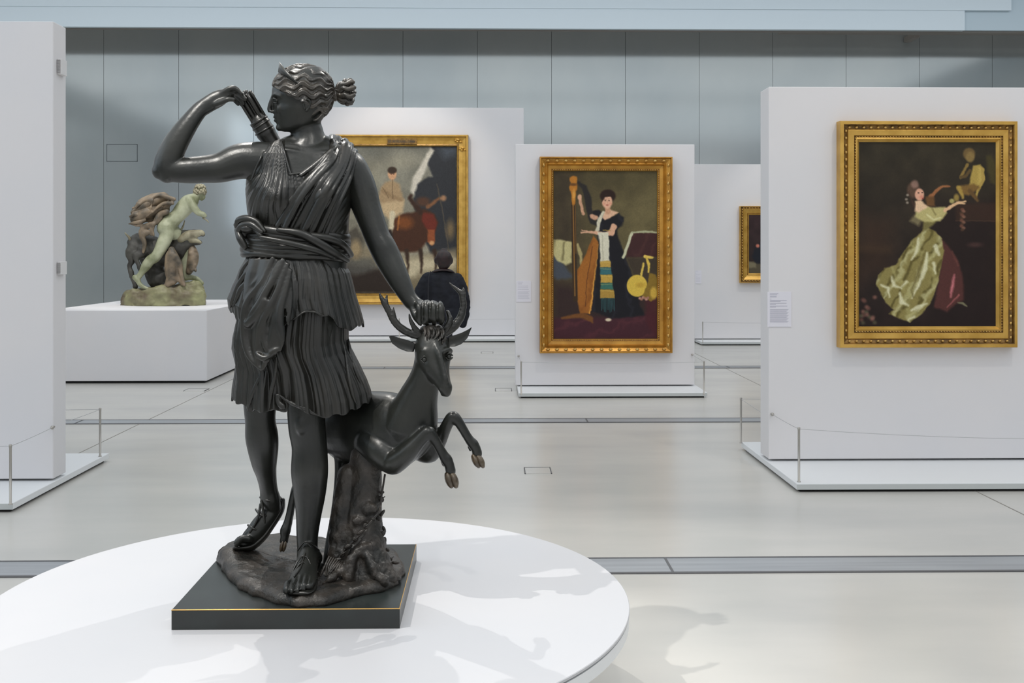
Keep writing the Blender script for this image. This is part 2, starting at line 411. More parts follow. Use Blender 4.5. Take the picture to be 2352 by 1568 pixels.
# white box plinth
XPr=G(475,880)[0]; YP0=G(475,880)[1]; zP=W(475,712.6,YP0)[2]; YP1=G(400,688,zP)[1]; XPl=G(162,704.8,zP)[0]
e=empty('box_plinth',((XPl+XPr)/2,(YP0+YP1)/2,0),'big white rectangular plinth carrying the green bronze group, far left','plinth')
MB().box(XPl,XPr,YP0,YP1,0.03,zP).build('block',M['white'],e,shade=False,bevel=0.006)
MB().box(XPl+.04,XPr-.04,YP0+.04,YP1-.04,0,0.031).build('recessed_foot',M['dark'],e,shade=False)
# round plinth
zD=0.4; hD=CH-zD
dc=(-0.525*hD+0.0, 3.06*hD); RD=0.92*hD
e=empty('round_plinth',(dc[0],dc[1],0),'large round white plinth carrying the dark bronze woman and stag','plinth')
def lathe(mb,prof,c,n=160,mi=0):
    th=np.linspace(0,2*math.pi,n,endpoint=False)
    return mb.grid(np.array([[(c[0]+r*math.cos(t),c[1]+r*math.sin(t),z) for t in th] for r,z in prof]),cv=True,mi=mi,cap0=True,cap1=True)
lathe(MB(),[(RD-0.004,zD-0.012),(RD,zD-0.009),(RD,zD-0.002),(RD-0.002,zD)],dc).build('top_disc',M['disc'],e,shade=False)
lathe(MB(),[(RD-0.012,zD-0.016),(RD-0.012,zD-0.0119)],dc).build('groove',M['platform_edge'],e,shade=False)
lathe(MB(),[(RD-0.006,zD-0.058),(RD-0.002,zD-0.054),(RD-0.002,zD-0.0159)],dc).build('rim',M['platform'],e,shade=False)
lathe(MB(),[(RD*0.66,0),(RD*0.66,zD-0.057)],dc).build('drum',M['disc'],e,shade=False)
# ================================================================ BRONZE WOMAN WITH STAG
S = Space(3.65); K = S.K
zS = None
bR=G(918,1443,zD); zSt=CH-(1397.5-HZ)*bR[1]/F/(1.0)  # top plane of slab from its front edge
zSt = W(918,1397.5,bR[1])[2]
fl=G(394,1397.5,zSt); br=G(957,1249.5,zSt); bl=G(592,1232.5,zSt)
yf=bR[1]; xl=W(394,1397.5,yf)[0]; xr=W(918,1397.5,yf)[0]
statue = empty('bronze_statue',((xl+xr)/2,(yf+br[1])/2,zD),'dark bronze statue of a draped woman with a leaping stag, on the round white plinth','statue')
xs=G(720,1233,zSt)[0]
slab=[(xl,yf),(xr,yf),(xr,br[1]),(xs,br[1]),(xs,bl[1]),(xl,bl[1])]
MB().prism(slab,zD+0.0005,zSt).build('base_slab',M['slab'],statue,shade=False)
tt=0.0018
MB().tube([(xl,yf+.001,zSt,tt),(xr,yf+.001,zSt,tt)],n=6,sub=1).tube([(xr-.001,yf,zSt,tt*.7),(xr-.001,br[1],zSt,tt*.7)],n=6,sub=1,ref=(0,0,1)).build('worn_slab_edge',M['brass'],statue)['label']='rubbed golden edge of the slab'
# mound
mpx=[(500,1277),(503,1300),(520,1318),(540,1340),(560,1362),(590,1372),(620,1385),(660,1392),(700,1395),(745,1393),(790,1380),(830,1368),(880,1360),(915,1343),(931,1318),(928,1300),(905,1278),(870,1265),(800,1255),(720,1248),(640,1240),(560,1246),(520,1262)]
mw=np.array([G(x,y,zSt)[:2] for x,y in mpx]); cen=np.array(G(705,1315,zSt)[:2])
nseg=200; tq=np.linspace(0,len(mw),nseg,endpoint=False)
mwc=np.vstack([mw,mw[:1]]); ring=np.stack([np.interp(tq,range(len(mwc)),mwc[:,k]) for k in (0,1)],1)
ring+= (noise2(tq*1.7,tq*0,5,3)-.5)[:,None]*0.022
P=[]
hm=0.034
for s_,h_ in [(1.0,0),(1.0,.25),(.992,.5),(.985,.62),(.97,.8),(.95,.92),(.9,1.0)]+[(x,1.02) for x in np.linspace(.85,.02,26)]:
    r_=cen+(ring-cen)*s_
    nz=(noise2(r_[:,0]*22+50,r_[:,1]*22+50,2,4)-.5)*0.016*(1 if s_<.97 else 0)
    tb=G(552,1262,zSt+.05); bump_=0.024*np.exp(-((r_[:,0]-tb[0])**2+(r_[:,1]-3.84)**2)/.08**2)*min(h_,1)
    P.append(np.column_stack([r_,np.full(nseg,zSt+hm*h_)+bump_+nz+(0 if h_==0 else (noise2(tq*2+s_*20,tq*0+3,8,2)-.5)*.006)]))
MB().grid(np.array(P),cv=True,cap1=True,cap0=True).build('rocky_ground',M['bronze_rough'],statue)
# ---- torso rows
TR=[(316,655,758,26,4),(326,628,775,38,4),(336,600,795,48,2),(350,590,806,56,0),(370,580,815,62,0),(400,572,812,70,0),(430,569,806,76,0),(460,570,803,76,0),(490,574,799,72,0),(520,583,796,68,0),(545,586,796,66,0),(575,576,800,68,0),(600,562,800,72,0),(660,556,800,76,0)]
def torso_pt(th,y,off=0.0):
    xl_,xr_,b_,d0=interp(TR,y); cx=(xl_+xr_)/2; a=(xr_-xl_)/2
    c=np.cos(th); s_=np.sin(th)
    c2=np.sign(c)*np.abs(c)**0.85; s2=np.sign(s_)*np.abs(s_)**0.85
    x=cx+(a+off)*c2; d=d0-(b_+off)*s2
    front=np.clip(s_,0,1)
    for bx,by in ((620,452),(748,450)):
        d=d-30*np.exp(-(((x-bx)/34)**2+((y-by)/36)**2))*front**.5
    return x,d
def torso_front(x,y,off=0):
    xl_,xr_,b_,d0=interp(TR,y); cx=(xl_+xr_)/2; a=(xr_-xl_)/2
    c=np.clip((x-cx)/(a+off),-1,1); th=np.arccos(np.sign(c)*np.abs(c)**(1/0.85))
    return float(torso_pt(th,y,off)[1])
body=MB()
ys=np.linspace(316,660,60); th=np.linspace(0,2*math.pi,48,endpoint=False)
P=[]
for y in ys:
    x,d=torso_pt(th,y,-1.5); P.append(np.column_stack([x,np.full(48,y),d]))
body.grid(np.array(P),cv=True,cap0=True,cap1=True)
# neck
body.tube([(706,268,4,30,30),(704,290,4,36,35),(706,308,3,38,36),(708,325,2,44,40),(706,342,0,56,44)],n=24)
body.tube([(660,332,4,20,26),(700,330,0,26,32),(752,334,4,22,28)],n=16)
# clavicles
body.tube([(700,352,-50,5),(655,345,-46,6),(612,348,-30,6)],n=8); body.tube([(712,354,-50,5),(755,350,-44,6),(795,350,-22,6)],n=8)
# head
HR=[(152,668,734,24),(162,650,746,42),(175,634,754,52),(190,628,759,57),(205,624.5,762,59),(216,623.5,762,59),(226,626,761,57),(238,628,759,55),(248,628,756,54),(258,629,751,51),(268,631,745,47),(278,634,738,42),(286,636,732,37),(293,637,724,31),(299,641,716,24),(303,652,704,14)]
P=[]
for y in np.linspace(152,303,70):
    xf,xb,hw=interp(HR,y); th=np.linspace(0,2*math.pi,48,endpoint=False)
    cx=(xf+xb)/2+ (6 if y>200 else 0)
    x=np.where(np.cos(th)<0, cx+(cx-xf)*np.cos(th), cx+(xb-cx)*np.cos(th))
    d=hw*np.sin(th)*(1-0.22*np.clip(-np.cos(th),0,1)**2)
    P.append(np.column_stack([x,np.full(48,y),d]))
body.grid(np.array(P),cv=True,cap0=True,cap1=True)
body.tube([(627,222,0,5,7),(622,234,0,5,5.5),(618.5,246,0,5,6),(618,254,0,4.6,6.5)],n=12,ref=(0,0,1))
body.ell((618.5,254.5,0),(5,4.5,6)); 
for sg in (-1,1):
    body.ell((624,256.5,sg*6.5),(5,4,4)); 
    body.tube([(626,220,sg*6,3.2),(632,217,sg*22,3.6),(643,220,sg*36,3)],n=8,ref=(0,1,0))
    body.ell((645,250,sg*22),(11,12,11))
body.ell((631,268.5,0),(4.2,3.2,11)); body.ell((632.5,277,0),(4.2,3.6,10)); body.ell((642,293,0),(9,8,14))
# raised right arm
body.tube([(630,372,4,44,46),(600,370,4,45,44),(580,369,2,44,42),(558,369.5,0,42,38),(537,374,-2,40,35),(504,385,-4,35,32),(470,388.5,-6,32,30),(440,390.5,-8,31,29),(410,391,-8,29,28),(388,388,-8,29,28)],n=24)
body.tube([(384,396,-8,25,26),(381,382,-8,29,28),(388,362,-7,30.5,28),(401,334,-5,29.5,27),(420,303,-2,26,24),(440,275,2,22,20),(458,253,6,19.5,16),(472,243,8,19,14)],n=24)
body.ell((366,392,-8),(18,20,20))
# hand over the arrows
body.tube([(462,250,6,19,14),(482,237,8,20,13),(502,226,10,20,13),(522,216,12,15,15)],n=20)
for i,(kn,mid,tip,r) in enumerate([((524,205,2),(541,203,0),(554,215,0),6.2),((528,209,10),(547,214,8),(564,228,6),6.6),((527,214,18),(544,220,17),(560,238,16),6.2),((522,219,25),(536,228,25),(547,240,24),5.4)]):
    body.tube([(500,222,6+5*i,7),kn+(r+1,),mid+(r,),tip+(r*.8,)],n=12)
body.tube([(492,240,0,7),(510,234,-8,7),(524,228,-12,6.5),(537,229,-12,5.5)],n=12)
# left arm resting on stag
body.tube([(778,372,2,36,40),(800,386,2,42,42),(818,410,0,38,38),(830,440,-3,37,36),(843,480,-8,33,33),(856,515,-14,31,31),(867,545,-20,30,30),(879,568,-25,31.5,30),(892,594,-30,31,28),(912,634,-40,27,25),(932,672,-50,21,19),(946,696,-56,17.5,16)],n=24)
# fist on the stag's head
hx=MB()
body.tube([(938,684,-54,19,16),(956,702,-60,19,16),(972,708,-66,20,18),(990,708,-70,21,20)],n=18)
body.tube([(955,704,-58,10,10),(985,706,-66,11,10),(1012,708,-66,10,10)],n=14)
for i,(x_,r) in enumerate([(962,8),(979,8.4),(996,8.4),(1012,7.8)]):
    body.tube([(x_-4,697,-66,r),(x_,702,-84,r),(x_+2,718,-90,r*.95),(x_+3,734,-84,r*.9),(x_+2,742,-72,r*.8)],n=12,ref=(1,0,0))
body.tube([(948,708,-66,9),(956,728,-78,9),(968,742,-82,8)],n=12)
# legs
body.tube([(735,640,0,70,70),(722,760,-8,62,62),(712,860,-14,52,54),(704,930,-16,45,48),(704,965,-18,43.5,46),(706,990,-16,43,43),(711,1030,-10,41,42),(711,1082,-4,43,46),(711,1133,0,37.5,38),(709,1180,2,30,31),(706,1225,4,25.5,27),(706,1262,4,24,27),(706,1285,2,25,30)],n=28)
body.ell((694,975,-52),(17,26,14))
# standing foot: heel back, toes toward viewer
def W2S(p):
    # inverse of S
    X,Y,Z=p; d=(Y-S.Y0)/S.K; dx=X*cp-Y*sp; dz=X*sp+Y*cp
    return (CX+F*dx/dz, HZ-F*(Z-CH)/dz, d)
def foot_w(path, mb, n=20, ref=(0,0,1)):
    mb.tube([W2S(p[:3])+tuple(r/S.K for r in p[3:]) for p in path], n=n, ref=ref)
fx=W(708,1300,3.6)[0]; zg=zSt+hm
foot_w([(fx,3.70,zg+.030,.034,.028),(fx,3.66,zg+.042,.036,.045),(fx,3.61,zg+.055,.035,.055),(fx+.002,3.55,zg+.045,.041,.042),(fx+.004,3.49,zg+.032,.048,.030),(fx+.006,3.44,zg+.024,.050,.022),(fx+.006,3.415,zg+.020,.046,.018)],body,ref=(0,1,0))
for i in range(5):
    xx=fx-.034+.0185*i; L=[3.392,3.385,3.39,3.40,3.412][i]; r=[.0155,.011,.0105,.010,.009][i]
    foot_w([(xx,3.44,zg+.022,r),(xx+.001,3.415,zg+.026,r),(xx+.001,L,zg+.014,r*.95)],body,n=12)
# back leg
body.tube([(628,640,20,62,66),(612,780,40,55,56),(600,880,58,45,46),(597,935,68,38,40),(598,968,74,35.5,39),(601,1000,80,38.5,40),(604,1031,88,36,40),(607,1065,98,29.5,34),(612,1092,108,23.5,27),(617,1122,118,21,22),(621,1146,126,24,25),(626,1162,130,22,24)],n=26)
body.tube([(636,1150,140,14,16),(634,1166,138,17,19),(618,1186,132,22,22),(602,1205,128,24,23),(586,1225,124,23,23),(570,1239,122,19,22),(560,1246,121,13,18)],n=20)
for i in range(5):
    dd=100+10.5*i; r=[8.5,6.4,6.1,5.8,5.4][i]
    body.tube([(572,1238,dd,r),(554,1237+i,dd-3,r),(543+i*1.5,1249,dd-6,r*.95)],n=10)
def facecarve(V,N):
    q=np.array([0.0,0,0])
    for sg in (-1,1):
        c=np.array(S(np.array([[628,231,sg*20]]))[0]); D=V-c
        w=np.exp(-(D**2).sum(1)/(0.013**2))
        V=V-N*(w*0.0065)[:,None]
    c=np.array(S(np.array([[628,273,0]]))[0]); D=V-c
    w=np.exp(-((D[:,2]/.0022)**2+(D[:,0]/.012)**2+(D[:,1]/.017)**2)); V=V-N*(w*0.003)[:,None]
    for i in range(4):
        xm=fx-.034+.0185*(i+.5)
        w=np.exp(-((V[:,0]-xm)/.0026)**2)*(V[:,1]<3.45)*(V[:,1]>3.36)*(V[:,2]<zSt+.12)*(V[:,2]>zSt+.03)*np.clip((3.45-V[:,1])/.02,0,1)
        V=V-N*(w*.007)[:,None]
        yb=3.65+(100+10.5*(i+.5))*S.K; xb_=S(np.array([[572,1238,110]]))[0][0]
        w=np.exp(-((V[:,1]-yb)/.0026)**2)*(V[:,0]<xb_)*(V[:,2]<zSt+.14)*(V[:,2]>zSt+.03)*(V[:,1]>3.78)*np.clip((xb_-V[:,0])/.015,0,1)
        V=V-N*(w*.006)[:,None]
    for xm in (971,988,1005):
        p_=S(np.array([[xm,710,-80],[xm,686,-80],[xm,752,-80]])); 
        w=np.exp(-((V[:,0]-p_[0][0])/.0035)**2)*(V[:,1]<p_[0][1]+.03)*(V[:,2]<p_[1][2])*(V[:,2]>p_[2][2])
        V=V-N*(w*.007)[:,None]
    return V
woman=body.build('woman',M['bronze_skin'],statue,tf=S,voxel=0.004,smooth_it=6,post=facecarve)
for sg in (-1,1):
    mb=MB(); mb.ell((635.5,231,sg*18.5),(5,4,6)); mb.tube([(629,228,sg*13,1.5),(628,226,sg*21,2),(634,228,sg*30,1.6)],n=6,ref=(0,1,0)); mb.tube([(630,234,sg*14,1.3),(629.5,236,sg*21,1.6),(635,235,sg*29,1.3)],n=6,ref=(0,1,0))
    mb.build('eye',M['bronze_skin'],woman,tf=S)
for sg in (-1,1):
    mb=MB(); mb.ell((705,240,sg*56),(9,14,5)); mb.tube([(700,250,sg*58,2.2),(697,238,sg*59,2.4),(703,228,sg*60,2.8),(712,232,sg*60,2.6),(711,244,sg*59,2.4),(704,254,sg*57,3)],n=8)
    mb.build('ear',M['bronze_skin'],woman,tf=S)
# hair: wavy cap that dips under the face surface
def hair_cap():
    nu,nv=150,260
    psi=np.linspace(0.03,math.pi-0.03,nu); al=np.linspace(0,2*math.pi,nv,endpoint=False)
    U,A=np.meshgrid(psi,al,indexing='ij')
    cx,cy=696,212; rx,ry,rz=71,61,62
    X=np.cos(U); Yv=np.sin(U)*np.sin(A); Zv=np.sin(U)*np.cos(A)   # +X at bun end
    wave=np.sin(19*A+1.6*np.sin(U*11+1.1*np.sin(A*3)+A*2)+0.8*np.sin(U*5+A))
    wave=np.sign(wave)*np.abs(wave)**0.7
    fine=np.sin(57*A+4.8*np.sin(U*11+1.1*np.sin(A*3)+A*2))*0.4
    disp=(wave+fine)*3.4*np.clip(np.sin(U)*2.2,0,1)+2
    x=cx+(rx+disp)*X; y=cy+(ry+disp)*Yv*np.where(Yv<0,1,1.12); z=(rz+disp)*Zv
    line=np.interp(x,[600,622,640,660,685,700,718,735,750,790],[192,197,207,214,226,250,276,284,280,270])
    under=np.clip((y-line)/6.0,0,1)
    k=1-under*0.34
    x=cx+(x-cx)*k+ under*14; y=cy+(y-cy)*k; z=z*k
    return np.stack([x,y,z],-1)
mb=MB(); mb.grid(hair_cap(),cv=True,cap0=True,cap1=True)
# fringe: wavy locks framing the face
def lock(p0,p1,p2,amp,nw,r,lift):
    P=[]
    for k in range(26):
        t=k/25; b=(1-t)**2*np.array(p0)+2*t*(1-t)*np.array(p1)+t*t*np.array(p2)
        w=math.sin(t*nw*2*math.pi)*amp*(0.4+0.6*t)
        P.append((b[0],b[1]+w,b[2],r*(0.75+0.4*math.sin(math.pi*t)),r))
    mb.tube(P,n=8,sub=1)
for sg in (-1,1):
    for i,(st,en) in enumerate([((628,192),(750,262)),((629,186),(755,250)),((632,180),(758,238)),((638,176),(762,228))]):
        o_=[0,4,7,9,10,10][i]
        lock((st[0],st[1],sg*(4+i*2)),(672-4*i,206-i*14,sg*(74-2*i)),(en[0],en[1],sg*(34-5*i)),2.8,5.5,3.4,0)
    lock((627,192,sg*14),(655,216,sg*58),(698,232,sg*60),2.2,4,3.0,0)
    for k in range(9):
        x=629+k*5.2; y=194+k*2.3+1.5*math.sin(k*2); dd=10+k*5.6
        mb.ell((x,y,sg*min(dd,57)),(4.3,3.4,4))
    lock((722,276,sg*44),(742,270,sg*40),(760,232,sg*14),1.5,2,4,0)
hair=mb.build('hair',M['bronze_hair'],woman,tf=S,voxel=0.0027,smooth_it=1)
mb=MB()
mb.ell((770,218,0),(9,15,15))
for k in range(9):
    a=k*2*math.pi/9; dy=math.sin(a); dz=math.cos(a)
    P=[(764,217,0,6)]
    for t in np.linspace(.15,1,9):
        R_=24*math.sin(min(t*1.9,math.pi*.93)); P.append((766+46*t*(1-.08*dy*dy)+2*math.sin(9*t+k),213+dy*R_*1.05+2.2*math.sin(12*t+k)-2*t,dz*R_,7.2-1.5*t,6.5-1.5*t))
    mb.tube(P,n=9,sub=2)
for (x,y) in ((806,196),(812,212),(808,230),(798,238),(793,186)): mb.ell((x,y,-3),(7,6,10))
mb.tube([(764,204,0,3),(765,210,-13,3.4),(766,222,-15,3.4),(765,232,0,3),(765,222,15,3),(764,208,12,3),(764,204,0,3)],n=8)
mb.build('hair_bun',M['bronze_hair'],woman,tf=S)
P=[]
for k in range(31):
    a=math.pi*k/30; s_=math.sin(a)
    bx=691+(641-691)*s_; by=198+(166-198)*s_; dk=-63*math.cos(a)
    w=3+20*s_**1.5; ux,uy=.10,-1.0
    P.append([(bx+3,by+1,dk),(bx-2.5,by-1,dk),(bx-2+ux*w,by-1+uy*w,dk*(1+.06*s_)),(bx+.5+ux*w,by+.5+uy*w,dk*(1+.06*s_)),(bx+3+ux*w*.4,by+uy*w*.5,dk)])
MB().grid(np.array(P),cv=True,cap0=True,cap1=True).build('diadem',M['bronze_skin'],woman,tf=S)['label']='crescent blade diadem'
# quiver and arrows
mb=MB()
mb.tube([(594,276,34,20),(598,283,34,22),(606,296,35,22),(611,305,36,23),(618,316,37,21),(640,352,40,20)],n=24,sub=3)
mb.tube([(593,275,34,22.5),(596,280,34,22.5)],n=24,sub=1,cap=False); mb.tube([(606,297,35,24),(608,300.5,35,24)],n=24,sub=1,cap=False)
mb.tube([(599,285,34,23.4),(601,288,34,23.4)],n=24,sub=1,cap=False)
q_=mb.build('quiver',M['bronze'],woman,tf=S)
mb=MB()
for k in range(14):
    a=k*2.4; rr=4.5*math.sqrt(k)+1
    ox,od=rr*math.cos(a),rr*math.sin(a)
    L=[0,4,-3,6,1,-5,3,0,5,-2,2,-6,4,-1][k]
    bx,by=597+ox*.87,280-ox*.5; ex,ey=560+ox*.95+L*.5,220-ox*.45+L
    mb.tube([(bx,by,34+od,3.8),(ex+8,ey+12,30+od,3.6),(ex+5,ey+8,30+od,5.0),(ex,ey,30+od,4.6)],n=7,sub=1)
mb.build('arrows',M['bronze'],woman,tf=S)
# ---- bodice
def inpoly(x,y,poly):
    ins=np.zeros(x.shape,bool); n=len(poly)
    for i in range(n):
        x1,y1=poly[i]; x2,y2=poly[(i+1)%n]
        c=((y1>y)!=(y2>y))&(x<(x2-x1)*(y-y1)/(y2-y1+1e-9)+x1); ins^=c
    return ins
def bodice():
    nt,ny=420,200
    th=np.linspace(0,2*math.pi,nt,endpoint=False); ys=np.linspace(319,560,ny)
    P=np.zeros((ny,nt,3))
    for i,y in enumerate(ys):
        x,d=torso_pt(th,y,5.0); fr=np.sin(th)>-0.15
        ang=np.arctan2(x-652,y-285.0)
        wig=0.06*np.sin(y/17.0)+0.05*(noise2(x*0+ang*9+20,x*0+y/60.0,3,2)-.5)*4
        right=1/(1+np.exp((x-(735-0.55*(y-330)))/7))  # image-left chest
        rid=np.abs(np.sin(ang*34+wig*8)); pl=(1-rid**0.6)
        rid2=(1-np.abs(np.sin(ang*83+wig*20))**.8)
        am=np.clip((y-318)/60,0.5,1)
        off=(5.2*(1-pl*1.1)+1.6*rid2)*right*am
        a2=(x-815)*0.8+(y-330)*0.6
        l2=np.abs(np.sin(a2/9.5+0.5*np.sin(y/30))); off=off+(1-right)*(3.0*l2+1.2*np.abs(np.sin(a2/3.1)))
        off=off-2
        neck=[(640,290),(649,322),(656,360),(664,401),(700,393),(735,374),(765,348),(772,290)]
        nk=inpoly(x,np.full(nt,y),neck)&fr
        off=np.where(nk,-14,off)
        sg=lambda t: 1/(1+np.exp(-np.clip(t,-30,30)))
        arm=np.maximum(sg((596-x)/3.5)*sg((400-y)/4.0),sg((x-808)/3.5)*sg((412-y)/4.0)); arm=np.maximum(arm,sg((612-x)/3)*sg((343-y)/3.0))
        off=off*(1-0.8*np.abs(np.cos(th))**5); off=off*(1-arm)-14*arm
        x2,d2=torso_pt(th,y,5.0)
        cx=690; nx=np.cos(th); nd=-np.sin(th)
        P[i]=np.column_stack([x2+off*nx,np.full(nt,y),d2+off*nd])
    return P
MB().grid(bodice(),cv=True).build('bodice',M['bronze'],woman,tf=S)
# V-neck hems
FL=0.75
def surf(path,off,w0,w1=None,d_extra=0):
    out=[]
    n=len(path)
    for k,p in enumerate(path):
        w=w0 if w1 is None else w0+(w1-w0)*k/(n-1)
        out.append((p[0],p[1],torso_front(p[0],p[1],5)-off+ (p[2] if len(p)>2 else 0),w,w*FL))
    return out
mb=MB()
mb.tube(surf([(646,322),(652,345),(660,375),(668,402)],3,2.5),n=8)
mb.tube(surf([(666,400),(690,397),(715,388),(740,374)],3,2.2),n=8)
mb.tube(surf([(612,330),(600,360),(588,385),(578,412)],1,2.6),n=8)
mb.build('neckline_hem',M['bronze'],woman,tf=S)
# mantle over left shoulder
mb=MB(); FL=0.62
starts=[(762,316,34),(765,318,14),(774,322,6),(784,327,2),(793,334,0),(801,342,0),(808,352,0),(813,364,0)]
mids1=[(768,336),(760,352),(762,366),(770,374),(780,380),(788,386),(795,396),(802,410)]
mids2=[(752,352),(728,392),(722,412),(738,420),(752,428),(762,436),(770,446),(780,460)]
mids3=[(722,378),(684,440),(682,466),(706,474),(724,478),(736,486),(748,494),(762,502)]
ends=[(690,402),(636,520),(646,540),(668,545),(690,548),(708,550),(724,550),(744,550)]
for i in range(8):
    s_=starts[i]; w=[7,8.6,10.5,8.4,11,8.6,10.4,8][i]
    P=[(s_[0],s_[1]-2,s_[2]+16,w)]+surf([s_,mids1[i],mids2[i],mids3[i],ends[i]],4+2*(i%3),w,w*0.8)
    mb.tube(P,n=12,sub=6)
    if i>0: mb.tube(surf([(s_[0]-3,s_[1]+2),((mids1[i][0]+mids1[i-1][0])/2,(mids1[i][1]+mids1[i-1][1])/2),((mids2[i][0]+mids2[i-1][0])/2,(mids2[i][1]+mids2[i-1][1])/2),((mids3[i][0]+mids3[i-1][0])/2,(mids3[i][1]+mids3[i-1][1])/2),((ends[i][0]+ends[i-1][0])/2,(ends[i][1]+ends[i-1][1])/2)],2,5,4),n=8,sub=5)
for s_ in ((790,328),(802,338),(812,352)):
    mb.tube([(s_[0],s_[1]-2,0,9),(s_[0]+2,s_[1],25,9),(s_[0]-8,s_[1]+40,62,9),(s_[0]-30,s_[1]+110,76,9)],n=10)
mb.build('mantle_band',M['bronze'],woman,tf=S,voxel=.0026,smooth_it=2)
FL=0.75
# sash
mb=MB()
def strand(yl,yr,r,bulge=0,ph=0,x0=552,x1=805,dd=86,y_mid=0):
    P=[]
    n=60; r=r*.92
    for k in range(n+1):
        a=2*math.pi*k/n
        x=(x0+x1)/2+((x1-x0)/2-r*0.75)*math.cos(a); d=-(dd-r*.6)*math.sin(a)
        t=(x-x0)/(x1-x0)
        y=yl+(yr-yl)*t+y_mid*math.sin(math.pi*t)*(1 if math.sin(a)>0 else 0)+1.6*math.sin(5*a+ph)
        P.append((x,y,d,r*(.86+.14*math.sin(4*a+ph*2)),r*(1.08+.1*math.cos(3*a+ph))))
    mb.tube(P,n=12,sub=1,cap=False)
for (a,b,r,ph) in ((523,546,10.5,0),(536,556,8.5,1),(548,566,10,2.2),(560,574,7.5,3),(570,582,9,4),(582,592,7.5,5),(541,562,5,0.6),(554,571,5,2.7),(577,588,5,1.7)): strand(a,b,r,ph=ph,y_mid=2)
for P in ([(640,528,-84,6),(690,536,-92,10),(730,556,-90,11),(768,580,-70,10),(798,598,-34,6)],[(700,540,-92,7),(745,545,-86,9),(785,560,-56,9),(806,585,-10,7)],[(600,545,-84,5),(655,556,-98,7),(720,572,-94,8),(765,590,-66,6)]):
    mb.tube(P,n=10,sub=5)
# knot bundle on the image-left
for P in ([(546,522,-30,8),(548,506,-40,8),(566,502,-52,9),(590,510,-64,8),(606,530,-76,6)],[(548,534,-36,9),(556,518,-52,8),(578,516,-66,8),(600,532,-80,6)],[(543,516,-20,7),(556,508,-30,7),(580,520,-60,6),(598,540,-78,6)],[(548,524,-10,10),(556,512,-20,9),(575,506,-40,8)],[(545,528,-34,7),(552,548,-48,9),(562,566,-50,8)]):
    mb.tube(P,n=12,sub=5)
mb.ell((570,524,-44),(20,13,24)); mb.ell((560,536,-30),(12,14,18))
mb.build('sash',M['bronze'],woman,tf=S)
# ---- skirts
LS=[(590,570,792,72,6),(650,560,800,80,8),(700,550,804,86,8),(740,543,801,90,8),(783,534,801,92,8),(808,532,808,94,8),(847,541,828,96,8),(880,537,843,100,8),(905,533,852,103,8),(930,532,856,104,8)]
US=[(585,568,786,76,0),(600,562,789,80,0),(625,550,805,86,0),(650,543,812,92,0),(671,535,817,96,0),(706,523,828,101,0),(735,526,836,104,0),(760,536,837,105,0)]
hemL=[(530,912),(560,934),(572,944),(600,945),(640,944),(657,943),(664,926),(690,938),(712,950),(733,958),(752,957),(771,955),(800,947),(832,933),(858,913)]
hemU=[(518,705),(530,716),(545,733),(575,750),(640,765),(660,745),(672,733),(685,722),(698,716),(712,714),(723,717),(740,724),(755,726),(770,738),(784,752),(795,757),(806,757),(820,750),(836,742)]
def skirt(rows,hem,ytop,ybot,nf,A0,A1,seed,fine,hemw=3.0,fan=0.0):
    nt,ny=520,150
    th=np.linspace(0,2*math.pi,nt,endpoint=False); P=np.zeros((ny,nt,3))
    xl_,xr_,b_,d0=interp(rows,ybot); xb=(xl_+xr_)/2+(xr_-xl_)/2*np.cos(th)
    H=np.interp(xb,[h[0] for h in hem],[h[1] for h in hem])
    Hb=np.where(np.sin(th)>0,H,np.interp(xb,[hem[0][0],hem[-1][0]],[hem[0][1]+6,hem[-1][1]+6]))
    r_=np.random.default_rng(seed); ph=r_.uniform(0,6.28,6)
    wv=th*nf+1.3*np.sin(2*th+ph[0])+1.0*np.sin(3*th+ph[1])
    for i in range(ny):
        v=i/(ny-1); yy=ytop+v*(Hb-ytop); yn=ytop+v*(ybot-ytop)
        xl_,xr_,b_,d0=interp(rows,yn)
        cx=(xl_+xr_)/2; a=(xr_-xl_)/2
        tw=0.25*math.sin(v*3.0+ph[2])+fan*v*np.cos(th)
        rid=np.abs(np.sin(wv/2+tw+0.35*np.sin(v*5+3*th)))
        f1=(1-rid**0.55)*-1.0+0.35
        f2=np.sin(wv*1.9+ph[3]+v*2)
        f3=1-np.abs(np.sin(wv*fine+ph[4]+1.2*np.sin(v*6+th*4)))**.8
        A=(A0+(A1-A0)*v**1.2)*(0.35+0.9*noise2(th*1.9+seed,th*0+v*1.3+5,seed,2))*(1-0.6*np.exp(-((th-1.0)/.38)**2))
        f1=0.5*f1+0.6*np.sin(wv*.5+tw*2+ph[1])
        side=np.abs(np.cos(th))**6
        off=(A*f1+A*0.25*f2)*(1-0.75*side)-0.9*f3*min(1,.4+v)
        x=cx+(a+off*.6)*np.cos(th); d=d0-(b_+off)*np.sin(th)
        yy=yy+ (v**6)*hemw*np.sin(wv+ph[5])
        P[i]=np.column_stack([x,yy,d])
    return P
MB().grid(skirt(LS,hemL,600,930,22,4,20,11,3.3,3.5),cv=True).build('lower_skirt',M['bronze'],woman,tf=S,solid=0.006)
MB().grid(skirt(US,hemU,590,740,19,4,16,4,3.7,3.0),cv=True).build('over_skirt',M['bronze'],woman,tf=S,solid=0.006)
def sfront(rows,x,y):
    xl_,xr_,b_,d0=interp(rows,y); c=np.clip((x-(xl_+xr_)/2)/((xr_-xl_)/2),-.98,.98); return d0-b_*math.sqrt(1-c*c)
